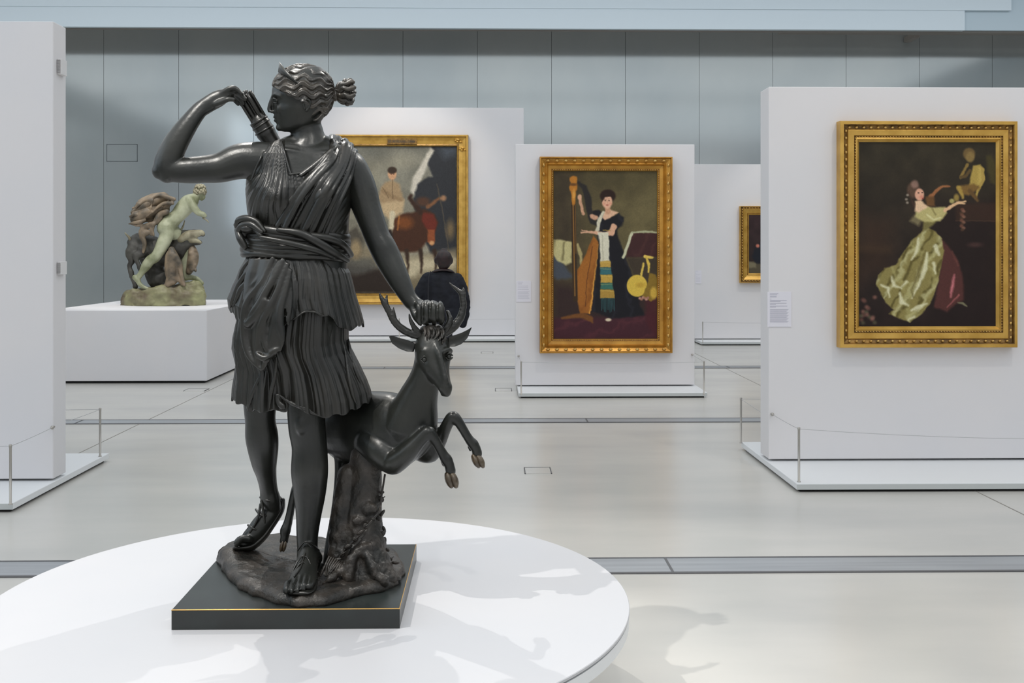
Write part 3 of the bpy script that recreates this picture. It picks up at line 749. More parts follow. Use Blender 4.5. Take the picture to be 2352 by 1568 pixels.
def drape(mb,pts,r,off,rows=US,fl=0.8,n=12,taper=(0.6,1.0)):
    P=[]
    for k,p in enumerate(pts):
        t=k/(len(pts)-1); w=r*(taper[0]+(taper[1]-taper[0])*min(1,t*2))*(min(1,.3+(1-t)*2.4) if taper!=(1,1) else 1)
        dd_=sfront(LS,p[0],p[1]) if rows is LS else min(sfront(US,p[0],min(p[1],745)),sfront(LS,p[0],p[1]))
        P.append((p[0],p[1],dd_-off,w*1.12,w*(fl if rows is LS else min(fl,.8))))
    mb.tube(P,n=n,sub=6)
# hanging front folds of the mantle
mb=MB()
le=[(572,592),(560,640),(556,690),(556,740),(560,785),(570,820),(590,846)]
re=[(668,596),(672,650),(670,700),(664,745),(652,785),(636,815),(606,850)]
nu,nvv=90,120; P=np.zeros((nvv,nu,3))
for i in range(nvv):
    v=i/(nvv-1); kk=v*(len(le)-1); 
    lx,ly=[np.interp(kk,range(len(le)),[p[c] for p in le]) for c in (0,1)]; rx_,ry_=[np.interp(kk,range(len(re)),[p[c] for p in re]) for c in (0,1)]
    for j in range(nu):
        u=j/(nu-1); x=lx+(rx_-lx)*u; y=ly+(ry_-ly)*u
        rows=US if y<745 else LS
        dep=min(sfront(US,x,min(y,745)), sfront(LS,x,y))
        P[i,j]=(x,y,dep-13-6*abs(math.sin(u*8.2+v*1.3+1))-2.5*math.sin(u*19+v*4)*(.4+.6*v))
mb.grid(np.concatenate([P,P[::-1]+np.array([0,0,7.0])],0),cu=True)
D=lambda pts,r,off,**k: drape(mb,pts,r,off,**k)
D([(599,592),(592,612),(584,632),(568,650),(554,664),(545,682),(535,704)],7.5,6)
D([(588,592),(574,616),(560,636),(546,660),(534,690),(528,708)],7,4)
D([(580,590),(566,606),(556,622),(545,650)],5,3)
D([(627,592),(614,622),(604,644),(588,664),(574,682),(563,705),(560,735),(561,770),(566,800),(575,822),(588,838),(601,850)],8,16)
D([(612,592),(602,622),(592,642),(576,662),(562,684),(556,706)],5.5,10)
D([(650,596),(640,620),(626,645),(612,668),(598,695),(584,716),(570,738),(564,748)],9.5,20)
D([(661,606),(650,632),(638,665),(622,700),(606,732),(597,757),(592,785),(589,808)],8.5,18)
D([(667,620),(660,650),(652,680),(645,705),(642,735),(645,760),(649,780),(644,806)],8.5,16)
D([(640,600),(628,628),(612,656)],6,20)
D([(668,640),(668,680),(664,720),(662,750)],6,10)
D([(615,700),(608,740),(606,775),(612,800),(626,812)],7,16)
D([(590,812),(603,822),(620,818)],7,22)
D([(604,848),(612,826),(628,808),(646,800)],7,16)
D([(568,745),(578,735),(596,712),(608,690)],9,21,taper=(1,1))
# folds on lower skirt: turned edge of the flap and long ridges
L2=lambda pts,r,off,**k: drape(mb,pts,r,off,rows=LS,**k)
L2([(636,906),(640,924),(650,934),(656,940)],7,4)
L2([(640,906),(664,924),(692,936),(714,947),(734,956)],4.5,6)
L2([(800,780),(806,820),(816,850),(830,880),(846,905)],5,5)
L2([(790,790),(796,830),(802,870),(812,910),(822,934)],4.5,3)
L2([(604,850),(590,880),(578,910),(570,940)],5,4)
L2([(612,850),(606,890),(601,920),(598,942)],4.5,4)
L2([(634,820),(632,860),(622,905),(618,942)],5,5)
L2([(546,735),(540,780),(545,830),(548,870),(540,905)],5,2)
nu_,nv_=70,60; Pf=np.zeros((nv_,nu_,3))
eL=[(700,742),(690,790),(672,840),(652,880),(640,907)]; eR=[(742,770),(742,810),(738,850),(730,900),(722,952)]
for i in range(nv_):
    v=i/(nv_-1); kk=v*4
    lx,ly=[np.interp(kk,range(5),[p[c_] for p in eL]) for c_ in (0,1)]; rx_,ry_=[np.interp(kk,range(5),[p[c_] for p in eR]) for c_ in (0,1)]
    for j in range(nu_):
        u=j/(nu_-1); x=lx+(rx_-lx)*u; y=ly+(ry_-ly)*u+ (6*math.sin(math.pi*u) if i==nv_-1 else 0)
        y=ly+(ry_-ly)*u**.8
        Pf[i,j]=(x,y,sfront(LS,x,y)-(13*(1-u)**.7+1)*(0.6+.4*v)-1.6*abs(math.sin(u*24+v*2))-4)
mb.grid(np.concatenate([Pf,Pf[::-1]+np.array([0,0,8.0])],0),cu=True)
D([(672,735),(684,726),(700,716),(722,716),(740,724),(756,727)],3,5,fl=1)
mb.build('hanging_folds',M['bronze'],woman,tf=S,voxel=0.0034,smooth_it=6)
# sandals
mb=MB()
fr=lambda y,dx,w: None
foot_w([(fx+.002,3.70,zg+.006,.036,.010),(fx+.002,3.6,zg+.006,.034,.008),(fx+.004,3.49,zg+.006,.050,.008),(fx+.006,3.42,zg+.006,.052,.008),(fx+.006,3.39,zg+.006,.040,.007)],mb,ref=(0,1,0))
for a,b,c in (((-.043,3.47,.02),(.0,3.50,.075),(.048,3.49,.02)),((-.040,3.52,.03),(.0,3.54,.09),(.044,3.53,.03)),((-.018,3.44,.045),(-.004,3.48,.062),(.0,3.54,.092)),((-.037,3.58,.05),(0,3.575,.115),(.038,3.58,.05)),((-.043,3.47,.02),(-.01,3.52,.085),(.036,3.56,.06)),((.047,3.47,.02),(.01,3.52,.085),(-.036,3.56,.06)),((-.036,3.60,.085),(0,3.565,.125),(.037,3.60,.085))):
    foot_w([(fx+a[0],a[1],zg+a[2],.003),(fx+b[0],b[1],zg+b[2],.003),(fx+c[0],c[1],zg+c[2],.003)],mb,n=8,ref=(0,1,0))
for P in ([(598,1142,122,3),(616,1150,103,3),(644,1150,122,3)],[(588,1170,125,3),(602,1184,108,3),(636,1184,128,3)],[(600,1150,114,3),(604,1172,107,3),(608,1200,108,3)],[(570,1206,122,3),(582,1214,103,3),(608,1224,118,3)],[(598,1158,116,3),(592,1190,107,3),(574,1222,104,3)]):
    mb.tube(P,n=8)
mb.tube([(650,1148,140,5,12),(645,1172,138,8,14),(624,1208,132,7,19),(604,1236,126,7,21),(580,1256,122,7,22),(556,1261,121,5,24),(538,1259,121,4,20)],n=12)
mb.build('sandals',M['bronze'],woman,tf=S)
# ---- support: stump, drapery behind, roots
mb=MB()
mb.tube([(838,1050,20,36,38),(842,1080,18,35,38),(841,1120,16,36,38),(838,1160,14,38,40),(836,1200,12,42,42),(836,1240,8,47,46),(838,1280,2,55,52),(842,1312,-4,66,58),(846,1340,-8,78,66)],n=32)
mb.tube([(800,1090,26,26,28),(792,1150,24,28,28),(788,1220,20,32,30),(780,1290,10,30,30),(764,1330,4,28,30)],n=20)
mb.tube([(842,1255,-40,12),(822,1268,-54,11),(806,1290,-62,12),(798,1330,-70,14)],n=12)
mb.tube([(832,1262,-44,12),(850,1290,-60,12),(864,1320,-70,13),(884,1338,-74,12)],n=12)
mb.tube([(798,1290,-40,9),(782,1310,-62,10),(758,1330,-84,8),(742,1340,-90,5)],n=12)
mb.ell((846,1168,-26),(20,16,12)); mb.ell((822,1195,-28),(16,12,8))
def rough(V,N):
    V=V.copy(); V[:,2]=np.maximum(V[:,2],zSt+.012)
    n_=noise2(V[:,0]*55+50,V[:,2]*30+V[:,1]*40+50,9,4)-.5
    w=np.clip((.95-V[:,2])/0.3,0.1,1)
    return V+N*(n_*0.018*w)[:,None]
stump=mb.build('tree_stump',M['bronze_rough'],statue,tf=S,voxel=0.006,smooth_it=3,post=rough)
mb=MB()
mb.tube([(884,1090,0,2.5),(876,1140,-12,2.5),(872,1170,-24,2.5),(850,1200,-36,2.5),(820,1235,-44,2.5),(790,1265,-40,3),(770,1300,-34,3)],n=7)
for k,(x,y,d) in enumerate([(877,1130,-6),(876,1146,-4),(878,1178,-8),(870,1190,-16),(882,1215,0),(878,1226,-6),(858,1192,-36),(840,1208,-42),(828,1222,-46),(815,1238,-46),(884,1240,4),(800,1255,-44),(890,1262,6),(787,1272,-46),(776,1285,-48),(896,1284,8),(790,1298,-58),(774,1308,-62),(762,1318,-66),(800,1312,-70),(908,1292,2)]):
    mb.ell((x,y,d),(6+2*(k%3),4+(k%2)*2,3),nu=7,nv=8,rot=k*1.1)
    if k%2: mb.tube([(x-5,y+3,d-2,1.5),(x+1,y-1,d-5,1.8),(x+8,y-6,d-2,1)],n=6)
for k in range(10):
    x=742+k*5; mb.tube([(x+14,1278+k*2,-50,2.2),(x+4,1300,-62,3),(x-6+8*math.sin(k),1322,-72,2)],n=6)
mb.build('ivy',M['bronze_rough'],stump,tf=S)
# ---- stag
st=MB()
st.tube([(770,985,150,58,66),(800,985,120,80,78),(840,988,75,90,80),(880,990,30,92,72),(912,992,-8,88,62),(940,990,-30,70,52),(962,985,-42,48,42)],n=32)
st.tube([(940,985,-30,66,60),(950,950,-40,58,52),(960,915,-50,47,44),(972,880,-58,38,40),(980,850,-64,33,38),(984,820,-66,31,36),(990,790,-62,31,36)],n=26)
# chest bulk down
st.tube([(850,1020,60,55,60),(892,1030,10,54,50),(925,1022,-20,46,44),(960,1005,-35,38,38)],n=24)
# head
st.tube([(988,766,-58,24,26),(990,784,-66,37,34),(993,804,-74,41,37),(996,824,-82,41,37),(1002,845,-94,33,30),(1011,865,-106,23.5,24),(1019,882,-117,17.5,18),(1024,893,-123,16.5,15),(1026,902,-125,11,10)],n=28,ref=(0,0,1))
st.ell((1026,889,-128),(13,10,9)); st.ell((970,846,-74),(17,24,20)); st.ell((1020,905,-118),(9,6,8))
st.tube([(1000,786,-98,9),(1008,812,-116,8),(1017,845,-126,7),(1024,874,-133,7.5)],n=12)
st.tube([(964,812,-92,6),(974,806,-104,8),(988,812,-108,6)],n=10); st.tube([(1036,806,-90,6),(1028,803,-104,7),(1018,808,-110,5)],n=10)
# forelegs
st.tube([(850,1010,0,40,36),(876,1038,-34,36,34),(900,1060,-56,30,28),(910,1060,-70,29,26),(935,1040,-84,27,23),(960,1014,-92,21,18),(976,998,-96,17,16),(985,992,-97,16.5,15),(996,1006,-94,13.5,13),(1008,1026,-86,12,11.5),(1018,1044,-82,12.5,12),(1026,1056,-80,15,14),(1032,1068,-78,12.5,12),(1035,1082,-76,13,12.5)],n=20)
st.tube([(970,1040,0,22,22),(990,1042,-20,20,20),(1008,1014,-40,18,17),(1022,985,-58,15,14),(1034,962,-70,14,13),(1042,957,-74,14,13),(1054,970,-74,12,11.5),(1066,990,-70,11,10.5),(1077,1008,-66,11,11),(1087,1020,-64,13,12.5),(1094,1032,-62,11.5,11),(1096,1042,-60,12.5,12)],n=20)
# hind legs
st.tube([(770,980,160,50,50),(776,1000,120,34,36),(782,1022,90,20,22),(786,1060,84,18,19),(784,1110,80,17,17),(774,1180,70,15,15),(764,1240,60,16,16),(758,1300,50,18,18),(756,1330,46,16,18)],n=18)
st.tube([(740,990,180,44,44),(715,1050,170,26,26),(692,1095,150,14,15),(678,1125,128,10,11),(672,1150,118,9.5,10),(666,1180,112,9.5,10),(660,1205,108,11,11),(655,1220,106,13,13),(654,1232,104,10,10),(652,1242,104,11,11)],n=16)
def eyec(V,N):
    V=V.copy(); V[:,2]=np.maximum(V[:,2],zSt+.03)
    for (x,y,d) in ((975,826,-112),(1031,819,-108),(1015,891,-138),(1034,887,-136),(985,850,-116)):
        c=S(np.array([[x,y,d]]))[0]; r=0.011 if y<850 else .005
        w=np.exp(-((V-c)**2).sum(1)/(r*r)); V=V-N*(w*r*.45)[:,None]
    return V
stag=st.build('stag',M['bronze_skin'],statue,tf=S,voxel=0.0052,smooth_it=5,post=eyec)
for (x,y,d) in ((975,826,-108),(1031,819,-103)):
    mb=MB(); mb.ell((x,y,d),(6,6,6)); mb.tube([(x-8,y-2,d,2),(x,y-8,d-4,2.6),(x+8,y-3,d,2)],n=7); mb.tube([(x-8,y+1,d,1.8),(x,y+8,d-3,2),(x+8,y+2,d,1.8)],n=7)
    mb.build('eye',M['bronze_skin'],stag,tf=S)
def hoof(name,top,tip,w,dp):
    mb=MB(); t=np.array(top,float); e=np.array(tip,float)
    for sg in (-1,1):
        o_=np.array([0,0,sg*dp*.5]) ; q_=np.array([sg*w*.40,0,0])
        mb.tube([tuple(t-(e-t)*.05+q_*.9)+(w*.52,dp*.9),tuple(t+(e-t)*.35+q_)+(w*.62,dp*1.05),tuple(t+(e-t)*.75+q_)+(w*.55,dp),tuple(e+q_*.9)+(w*.38,dp*.6)],n=14,sub=4)
    return mb.build(name,M['hoof'],stag,tf=S)
hoof('hoof',(1034,1092,-76),(1042,1116,-82),15,14); hoof('hoof',(1094,1050,-60),(1104,1070,-66),13.5,13)
hoof('hoof',(652,1246,104),(648,1264,100),8,11)
for P in ([(1016,1060,-74,4),(1019,1068,-70,3)],[(1078,1026,-56,4),(1080,1033,-54,3)]): MB().tube(P,n=7).build('dewclaw',M['bronze_skin'],stag,tf=S)
def ear(pts,mid,d0,d1):
    # leaf: upper edge, lower edge, dished centre
    up,lo=pts; P=[]
    n=16
    for k in range(n):
        t=k/(n-1)
        ux,uy=[np.interp(t*(len(up)-1),range(len(up)),[p[c] for p in up]) for c in (0,1)]
        lx,ly=[np.interp(t*(len(lo)-1),range(len(lo)),[p[c] for p in lo]) for c in (0,1)]
        dd=d0+(d1-d0)*t; row=[]
        for j in range(14):
            a=2*math.pi*j/14; w=(1-math.cos(a))/2
            x=ux+(lx-ux)*w; y=uy+(ly-uy)*w; h=math.sin(w*math.pi)*9*math.sin(math.pi*min(1,t+.15))
            row.append((x,y,dd+(h*1.3 if math.sin(a)>0 else h*0.5)-2))
        P.append(row)
    mb=MB(); mb.grid(np.array(P),cv=True,cap0=True,cap1=True); return mb.build('ear',M['bronze_skin'],stag,tf=S)
ear(([(956,790),(938,781),(922,777),(906,772),(894,770)],[(950,808),(934,807),(916,800),(900,788),(893,772)]),0,-70,-76)
ear(([(1028,776),(1042,770),(1060,764),(1074,757),(1083.5,751)],[(1030,796),(1044,796),(1060,790),(1074,776),(1083.5,752)]),0,-70,-66)
def antler(paths):
    mb=MB()
    for P in paths: mb.tube([q[:3]+(q[3]*.8,) for q in P],n=12,sub=5)
    def rid(V,N): return V+N*((noise2(V[:,0]*80+50,V[:,2]*200+50,6,2)-.5)*0.0018)[:,None]
    return mb.build('antler',M['bronze'],stag,tf=S,voxel=0.0024,smooth_it=2,post=rid)
antler([[(985,776,-70,12),(966,772,-74,12),(944,766,-78,12),(922,754,-80,11.5),(906,738,-82,11),(894,716,-82,9.5),(884,698,-82,9),(877,686,-82,6.5),(872,674,-82,2.5)],
 [(890,706,-82,8),(887,694,-80,6),(889,677,-78,2.2)],[(908,742,-82,9),(904,722,-84,6.5),(904,706,-86,2)],[(972,772,-76,9),(955,756,-82,8.5),(944,738,-86,6),(940,722,-88,2.5)]])
antler([[(1008,772,-66,12),(1026,762,-66,13),(1044,748,-66,13),(1058,728,-64,11.5),(1064,706,-62,10),(1063,688,-60,9.5),(1058,672,-60,7.5),(1046,662,-60,5),(1033,650,-60,2)],
 [(1062,688,-60,8),(1066,674,-58,6),(1064,661,-58,2.5)],[(1014,768,-70,10),(1026,752,-76,10),(1033,734,-74,9),(1028,716,-66,6)]])
mb=MB()
for k in range(22):
    x=975+ (k*7)%46; y=752+(k*5)%26; mb.tube([(x,y,-84,3),(x+2,y+10,-96,3.4),(x+4*math.sin(k),y+20,-102,1.5)],n=7)
mb.ell((992,758,-62),(28,16,26))
mb.build('forelock',M['bronze_rough'],stag,tf=S)
# ================================================================ PAINTINGS
def sdpoly(X,Y,pts):
    n=len(pts); d=np.full(X.shape,1e18); ins=np.zeros(X.shape,bool)
    for i in range(n):
        ax,ay=pts[i]; bx,by=pts[(i+1)%n]; ex,ey=bx-ax,by-ay
        t=np.clip(((X-ax)*ex+(Y-ay)*ey)/(ex*ex+ey*ey+1e-9),0,1)
        d=np.minimum(d,(X-ax-ex*t)**2+(Y-ay-ey*t)**2)
        c=((ay>Y)!=(by>Y))&(X<ex*(Y-ay)/(ey+1e-12)+ax); ins^=c
    d=np.sqrt(d); return np.where(ins,-d,d)
def sdpath(X,Y,pts):
    d=np.full(X.shape,1e18)
    for i in range(len(pts)-1):
        ax,ay=pts[i][:2]; bx,by=pts[i+1][:2]; wa=pts[i][2]; wb=pts[i+1][2]; ex,ey=bx-ax,by-ay
        t=np.clip(((X-ax)*ex+(Y-ay)*ey)/(ex*ex+ey*ey+1e-9),0,1)
        d=np.minimum(d,np.hypot(X-ax-ex*t,Y-ay-ey*t)-(wa+(wb-wa)*t)/2)
    return d
class Paint:
    def __init__(s,x0,x1,y0,y1,n):
        s.x0,s.x1,s.y0,s.y1=x0,x1,y0,y1; s.nx=n; s.ny=int(n*(y1-y0)/(x1-x0))
        s.X,s.Y=np.meshgrid(np.linspace(x0,x1,s.nx),np.linspace(y0,y1,s.ny)); s.wx=s.X+(noise2(s.X/22+5,s.Y/22+5,1,3)-.5)*9; s.wy=s.Y+(noise2(s.X/22+9,s.Y/22+2,2,3)-.5)*9
        s.C=np.zeros(s.X.shape+(3,))
    def mix(s,a,c): s.C=s.C*(1-a[...,None])+np.array(c,float)*a[...,None]
    def fill(s,c,c2=None,ang=90,amt=0.0):
        if c2 is None: s.C[:]=c; return
        t=(s.Y-s.y0)/(s.y1-s.y0) if ang==90 else (s.X-s.x0)/(s.x1-s.x0)
        s.C[:]=np.array(c)*(1-t[...,None])+np.array(c2)*t[...,None]
    def mottle(s,sc,amt,seed=3):
        n=noise2(s.X/sc+7,s.Y/sc+7,seed,4)-.5; s.C=s.C*(1+amt*n[...,None]*2)
    def _a(s,d,soft): return np.clip(.5-d/(2*soft),0,1)
    def poly(s,pts,c,soft=4,a=1.0,warp=True):
        d=sdpoly(s.wx if warp else s.X,s.wy if warp else s.Y,pts); s.mix(s._a(d,soft)*a,c)
    def line(s,pts,c,soft=3,a=1.0,w=None,warp=True):
        P=[tuple(p) if len(p)>2 else tuple(p)+(w,) for p in pts]
        s.mix(s._a(sdpath(s.wx if warp else s.X,s.wy if warp else s.Y,P),soft)*a,c)
    def ell(s,cx,cy,rx,ry,c,soft=4,a=1.0):
        d=(np.hypot((s.X-cx)/rx,(s.Y-cy)/ry)-1)*min(rx,ry); s.mix(s._a(d,soft)*a,c)
    def folds(s,poly,c,fr,sl,seed=1,pw=3,a=.8,cur=.006):
        m=s._a(sdpoly(s.wx,s.wy,poly),5)
        n=noise2(s.X/60+3,s.Y/60+3,seed,3)*5
        w=np.clip(np.sin((s.X+s.Y*sl)*fr+n+cur*s.Y),0,1)**pw; s.mix(m*w*a,c)
    def obj(s,name,pa,pb,Y,parent):
        ax,_,az=pa; bx,_,bz=pb
        u=np.linspace(0,1,s.nx); v=np.linspace(0,1,s.ny); U,V=np.meshgrid(u,v)
        P=np.stack([ax+(bx-ax)*U,np.full(U.shape,Y),az+(bz-az)*V],-1)
        o=MB().grid(P).build(name,M['canvas'],parent,shade=False)
        me=o.data; ca=me.color_attributes.new('Paint','FLOAT_COLOR','POINT')
        C=np.clip(s.C,0,255)/255; L=np.where(C>.04045,((C+.055)/1.055)**2.4,C/12.92)
        A=np.ones((s.ny*s.nx,4)); A[:,:3]=L.reshape(-1,3); ca.data.foreach_set('color',A.ravel())
        return o
def frame(pxo,pxi,Y,label,mats,prof,beads,par_name='framed_painting',dep=0.09):
    """pxo/pxi: outer and canvas rectangles in photo px (x0,x1,y0,y1); built on the wall plane Y"""
    Yf=Y-dep
    a=W(pxo[0],pxo[2],Yf); b=W(pxo[1],pxo[3],Yf); ia=W(pxi[0],pxi[2],Y-0.03); ib=W(pxi[1],pxi[3],Y-0.03)
    e=empty(par_name,((a[0]+b[0])/2,Y,b[2]),label,'painting')
    L,R,T,Bm=a[0],b[0],a[2],b[2]; il,ir,it,ibm=ia[0],ib[0],ia[2],ib[2]
    def pt(corner,t,h):
        x={0:L+(il-L)*t,1:R+(ir-R)*t,2:R+(ir-R)*t,3:L+(il-L)*t}[corner]; z={0:T+(it-T)*t,1:T+(it-T)*t,2:Bm+(ibm-Bm)*t,3:Bm+(ibm-Bm)*t}[corner]
        return (x,Y-h*dep,z)
    mb=MB(); prev=None
    for (t,h,mi) in prof:
        cur=[pt(c,t,h) for c in range(4)]
        if prev:
            for c in range(4):
                d=(c+1)%4; mb.add([prev[c],prev[d],cur[d],cur[c]],[(0,1,2,3)],mi)
        prev=cur
    for (t,h,step,rx,rl) in beads:   # step in metres
        for c in range(4):
            p=np.array(pt(c,t,h)); q=np.array(pt((c+1)%4,t,h)); n=max(2,int(np.linalg.norm(q-p)/step)); hor=c%2==0
            for k in range(n):
                m_=p+(q-p)*(k+.5)/n
                r=(rl,rx,rx) if hor else (rx,rx,rl)
                mb.ell(tuple(m_),(r[0],r[1],r[2]),nu=5,nv=8,mi=2)
    fr=mb.build('frame',mats+[M['bead']],e,shade='multi')
    return e,ia,ib
P3=[(0,0,0),(0,.9,0),(.02,1,0),(.17,1.0,0),(.2,.95,1),(.23,.72,1),(.40,.6,1),(.42,.72,0),(.45,.75,0),(.70,.72,0),(.73,.62,1),(.79,.58,1),(.8,.66,0),(.86,.7,0),(.87,.6,0),(.9,.55,0),(1.0,.35,0)]
e3,ia,ib=frame((1930,2338,277,798),(1973,2287,326,749),YRw,'gilt-framed painting of a woman in a gold dress reaching up, on the right partition',[M['gold'],M['gold_dk']],P3,[(.31,.76,.052,.0095,.012),(.76,.66,.021,.0048,.006)],dep=0.085)
p=Paint(243,1063,225,1330,380)
p.fill((52,46,33),(38,26,24)); p.mottle(90,.25)
p.poly([(600,600),(1063,580),(1063,1330),(700,1330)],(34,22,21),60,.7); p.poly([(243,650),(440,700),(430,1000),(243,1040)],(62,42,30),70,.6)
p.poly([(243,830),(440,850),(440,890),(243,880)],(74,54,36),20,.5)
for i in range(16):
    r_=random.Random(i); p.ell(250+r_.random()*95,1150+r_.random()*160,12,11,[(150,105,92),(120,80,70),(96,92,70)][i%3],7,.7)
p.poly([(820,600),(1063,590),(1063,700),(820,690)],(60,40,30),10,.8); p.line([(820,695),(1063,700)],(84,60,44),4,.7,w=6)
p.ell(935,840,40,14,(92,62,58),8,.6)
# small stone figure
p.poly([(1003,310),(1030,305),(1056,350),(1058,480),(1030,470),(1008,400)],(72,64,34),10,.9)
p.ell(900,300,36,36,(112,90,54),6); p.ell(906,318,26,32,(136,112,66),6)
p.line([(850,440,18),(876,390,16),(892,362,14)],(140,114,60),4); p.line([(850,440,20),(880,432,18),(905,400,18)],(96,76,44),4)
p.poly([(925,372),(965,362),(986,390),(988,440),(965,492),(900,490),(908,440)],(176,150,76),6); p.poly([(955,380),(975,380),(975,460),(950,480)],(200,172,92),8,.7)
p.line([(978,390,20),(985,450,18),(950,520,15),(938,562,12)],(178,150,78),4)
p.poly([(835,490),(930,478),(965,500),(900,550),(858,540)],(126,96,50),8); p.line([(838,500,26),(855,535,20),(862,560,14)],(172,142,70),5); p.line([(905,520,26),(935,555,20),(950,580,14)],(104,78,44),5)
for k in range(12): p.ell(860+8*math.sin(k*2),630+k*11,11,9,[(120,78,62),(146,104,84),(84,60,44)][k%3],4,.8)
p.ell(798,580,15,14,(170,160,100),5); p.ell(825,560,16,22,(150,126,66),6)
# dress
rose=[(730,800),(780,850),(830,930),(858,1010),(868,1100),(868,1170),(820,1195),(770,1240),(690,1210),(710,1100),(735,960)]
p.poly(rose,(84,48,44),8); p.line([(812,1020,8),(800,1090,18),(790,1150,8)],(210,124,130),7,.9); p.line([(770,1210,6),(840,1140,10)],(190,110,110),5,.7); p.line([(800,880,6),(836,960,8)],(128,74,66),8,.7)
gold_=[(640,735),(700,760),(735,800),(752,870),(738,950),(720,1040),(700,1120),(668,1190),(620,1250),(550,1300),(490,1280),(425,1250),(455,1228),(405,1185),(370,1115),(350,1075),(362,1020),(400,980),(465,958),(505,895),(560,815),(610,770)]
p.poly(gold_,(142,130,76),5)
p.folds(gold_,(84,74,34),.075,.45,2,2,.75); p.folds(gold_,(196,190,140),.05,.5,5,2.2,.75); p.folds(gold_,(176,168,110),.03,-.7,8,4,.6)
for a_ in [((600,800,10),(590,880,22),(560,930,8)),((650,890,14),(640,980,28),(600,1080,20),(560,1160,8)),((700,850,26),(720,900,14)),((690,950,20),(700,1010,12)),((560,1230,14),(600,1210,26),(650,1190,8)),((490,1130,16),(500,1180,26),(540,1200,8)),((380,1080,12),(420,1100,20),(430,1150,8)),((540,1285,8),(575,1270,14)),((440,1030,10),(455,1080,20),(500,1100,8)),((530,1060,16),(500,1090,8))]:
    p.line(a_,(226,222,184),6,.85)
p.line([(570,1150,10),(560,1110,8),(600,1000,16),(640,880,8)],(98,86,44),7,.7)
p.line([(640,740,34),(660,700,70),(680,690,60)],(122,112,66),8); p.poly([(545,700),(585,650),(640,665),(600,730)],(140,128,92),10,.8)
p.poly([(590,620),(640,610),(700,620),(758,614),(768,650),(730,700),(670,705),(620,700),(580,670)],(190,178,118),6)
p.line([(650,660,10),(690,690,14),(730,680,8)],(224,218,164),5,.8); p.line([(680,625,8),(700,660,8)],(120,108,62),5,.7)
p.line([(672,556,26),(710,515,20),(745,492,14),(785,492,9)],(160,104,66),4); p.poly([(640,555),(690,550),(700,610),(650,610)],(110,76,44),8)
p.poly([(580,580),(612,575),(660,615),(600,650),(578,640)],(232,196,158),6); p.line([(757,635,24),(800,608,20),(838,588,16),(876,582,10)],(226,184,140),4); p.line([(840,590,14),(872,596,7)],(226,184,140),3)
p.ell(570,515,38,48,(92,70,56),7); p.ell(578,480,22,24,(176,138,124),7,.6); p.poly([(545,520),(560,570),(580,600),(570,620),(550,560)],(70,50,40),6)
p.ell(606,542,27,36,(226,170,142),4); p.ell(618,556,12,10,(206,124,104),6,.6); p.ell(600,532,5,3,(60,40,34),2); p.ell(622,530,4,3,(60,40,34),2); p.ell(626,565,6,3,(150,60,54),2)
for q_ in ((535,545),(528,570),(534,590)): p.ell(q_[0],q_[1],8,7,(190,176,160),4,.7)
p.line([(835,1185,8),(860,1190,16),(885,1205,8)],(130,126,96),4,.9)
p.mottle(5,.08,9)
p.obj('canvas',W(1971,324,YRw-.03),W(2289,751,YRw-.03),YRw-0.03,e3)
# harp painting
P2=[(0,0,1),(0,.85,1),(.03,1,0),(.10,1.0,0),(.14,.85,1),(.40,.62,0),(.50,.7,0),(.55,.8,0),(.62,.5,0),(.85,.42,0),(.88,.5,1),(.95,.46,1),(1.0,.3,0)]
e2,_,_=frame((1240,1545.5,359,811),(1271.3,1508.9,393,777.5),YMw,'gilt-framed painting of a woman in black standing by a harp, on the middle partition',[M['gold2'],M['gold2_dk']],P2,[(.27,.80,.10,.013,.024),(.31,.76,.10,.010,.016),(.915,.5,.026,.006,.008)],dep=0.12)
p=Paint(277,868,232,1188,300)
p.fill((78,68,46),(104,94,62),0); p.poly([(700,380),(868,330),(868,560),(640,560)],(118,106,72),90,.5); p.poly([(277,232),(868,232),(868,330),(277,420)],(70,62,40),60,.5); p.poly([(277,232),(400,232),(420,800),(277,800)],(58,48,38),60,.6); p.mottle(60,.15)
p.poly([(277,860),(500,900),(868,880),(868,1188),(277,1188)],(52,36,36),40,.9); p.poly([(277,1065),(600,1060),(868,1040),(868,1188),(277,1188)],(70,36,44),14); p.folds([(277,1065),(868,1050),(868,1188),(277,1188)],(96,50,56),.02,2.2,3,4,.5)
p.poly([(277,700),(340,760),(395,840),(300,850),(277,830)],(74,78,86),10); p.poly([(277,625),(320,622),(395,640),(390,750),(350,768),(300,740),(277,700)],(196,186,134),5); p.folds([(277,625),(395,640),(390,750),(300,740)],(110,100,66),.11,.1,2,2,.7)
p.line([(416,650,14),(432,700,20),(440,780,12)],(176,160,110),4)
p.line([(420,300,16),(455,330,30),(475,390,38),(482,460,34),(500,520,30),(530,540,20)],(44,40,38),5)
p.poly([(506,600),(538,640),(524,780),(488,1042),(430,1040),(412,940),(414,800),(466,700)],(164,102,42),4); p.folds([(506,600),(538,640),(524,780),(488,1042),(430,1040),(412,940),(414,800),(466,700)],(128,74,30),.05,.3,2,3,.5); p.line([(534,650,5),(520,790,7),(486,1040,8)],(226,160,70),3); p.line([(500,660,4),(470,850,4),(460,1000,4)],(90,50,26),2,.8)
p.line([(393,420,26),(398,700,26),(404,960,28)],(60,44,30),3,warp=False); p.line([(392,430,6),(397,700,6),(402,940,6)],(150,106,52),2,warp=False); p.line([(404,430,4),(408,700,4)],(120,86,44),2,warp=False)
p.line([(393,285,44),(395,300,34),(393,330,46),(394,345,30),(395,420,20)],(186,120,44),4); p.ell(393,312,22,8,(90,58,30),4,.8); p.ell(396,370,7,26,(230,172,84),4,.8)
p.line([(330,1065,14),(440,1050,30),(490,1070,30),(500,1090,10)],(120,76,38),5)
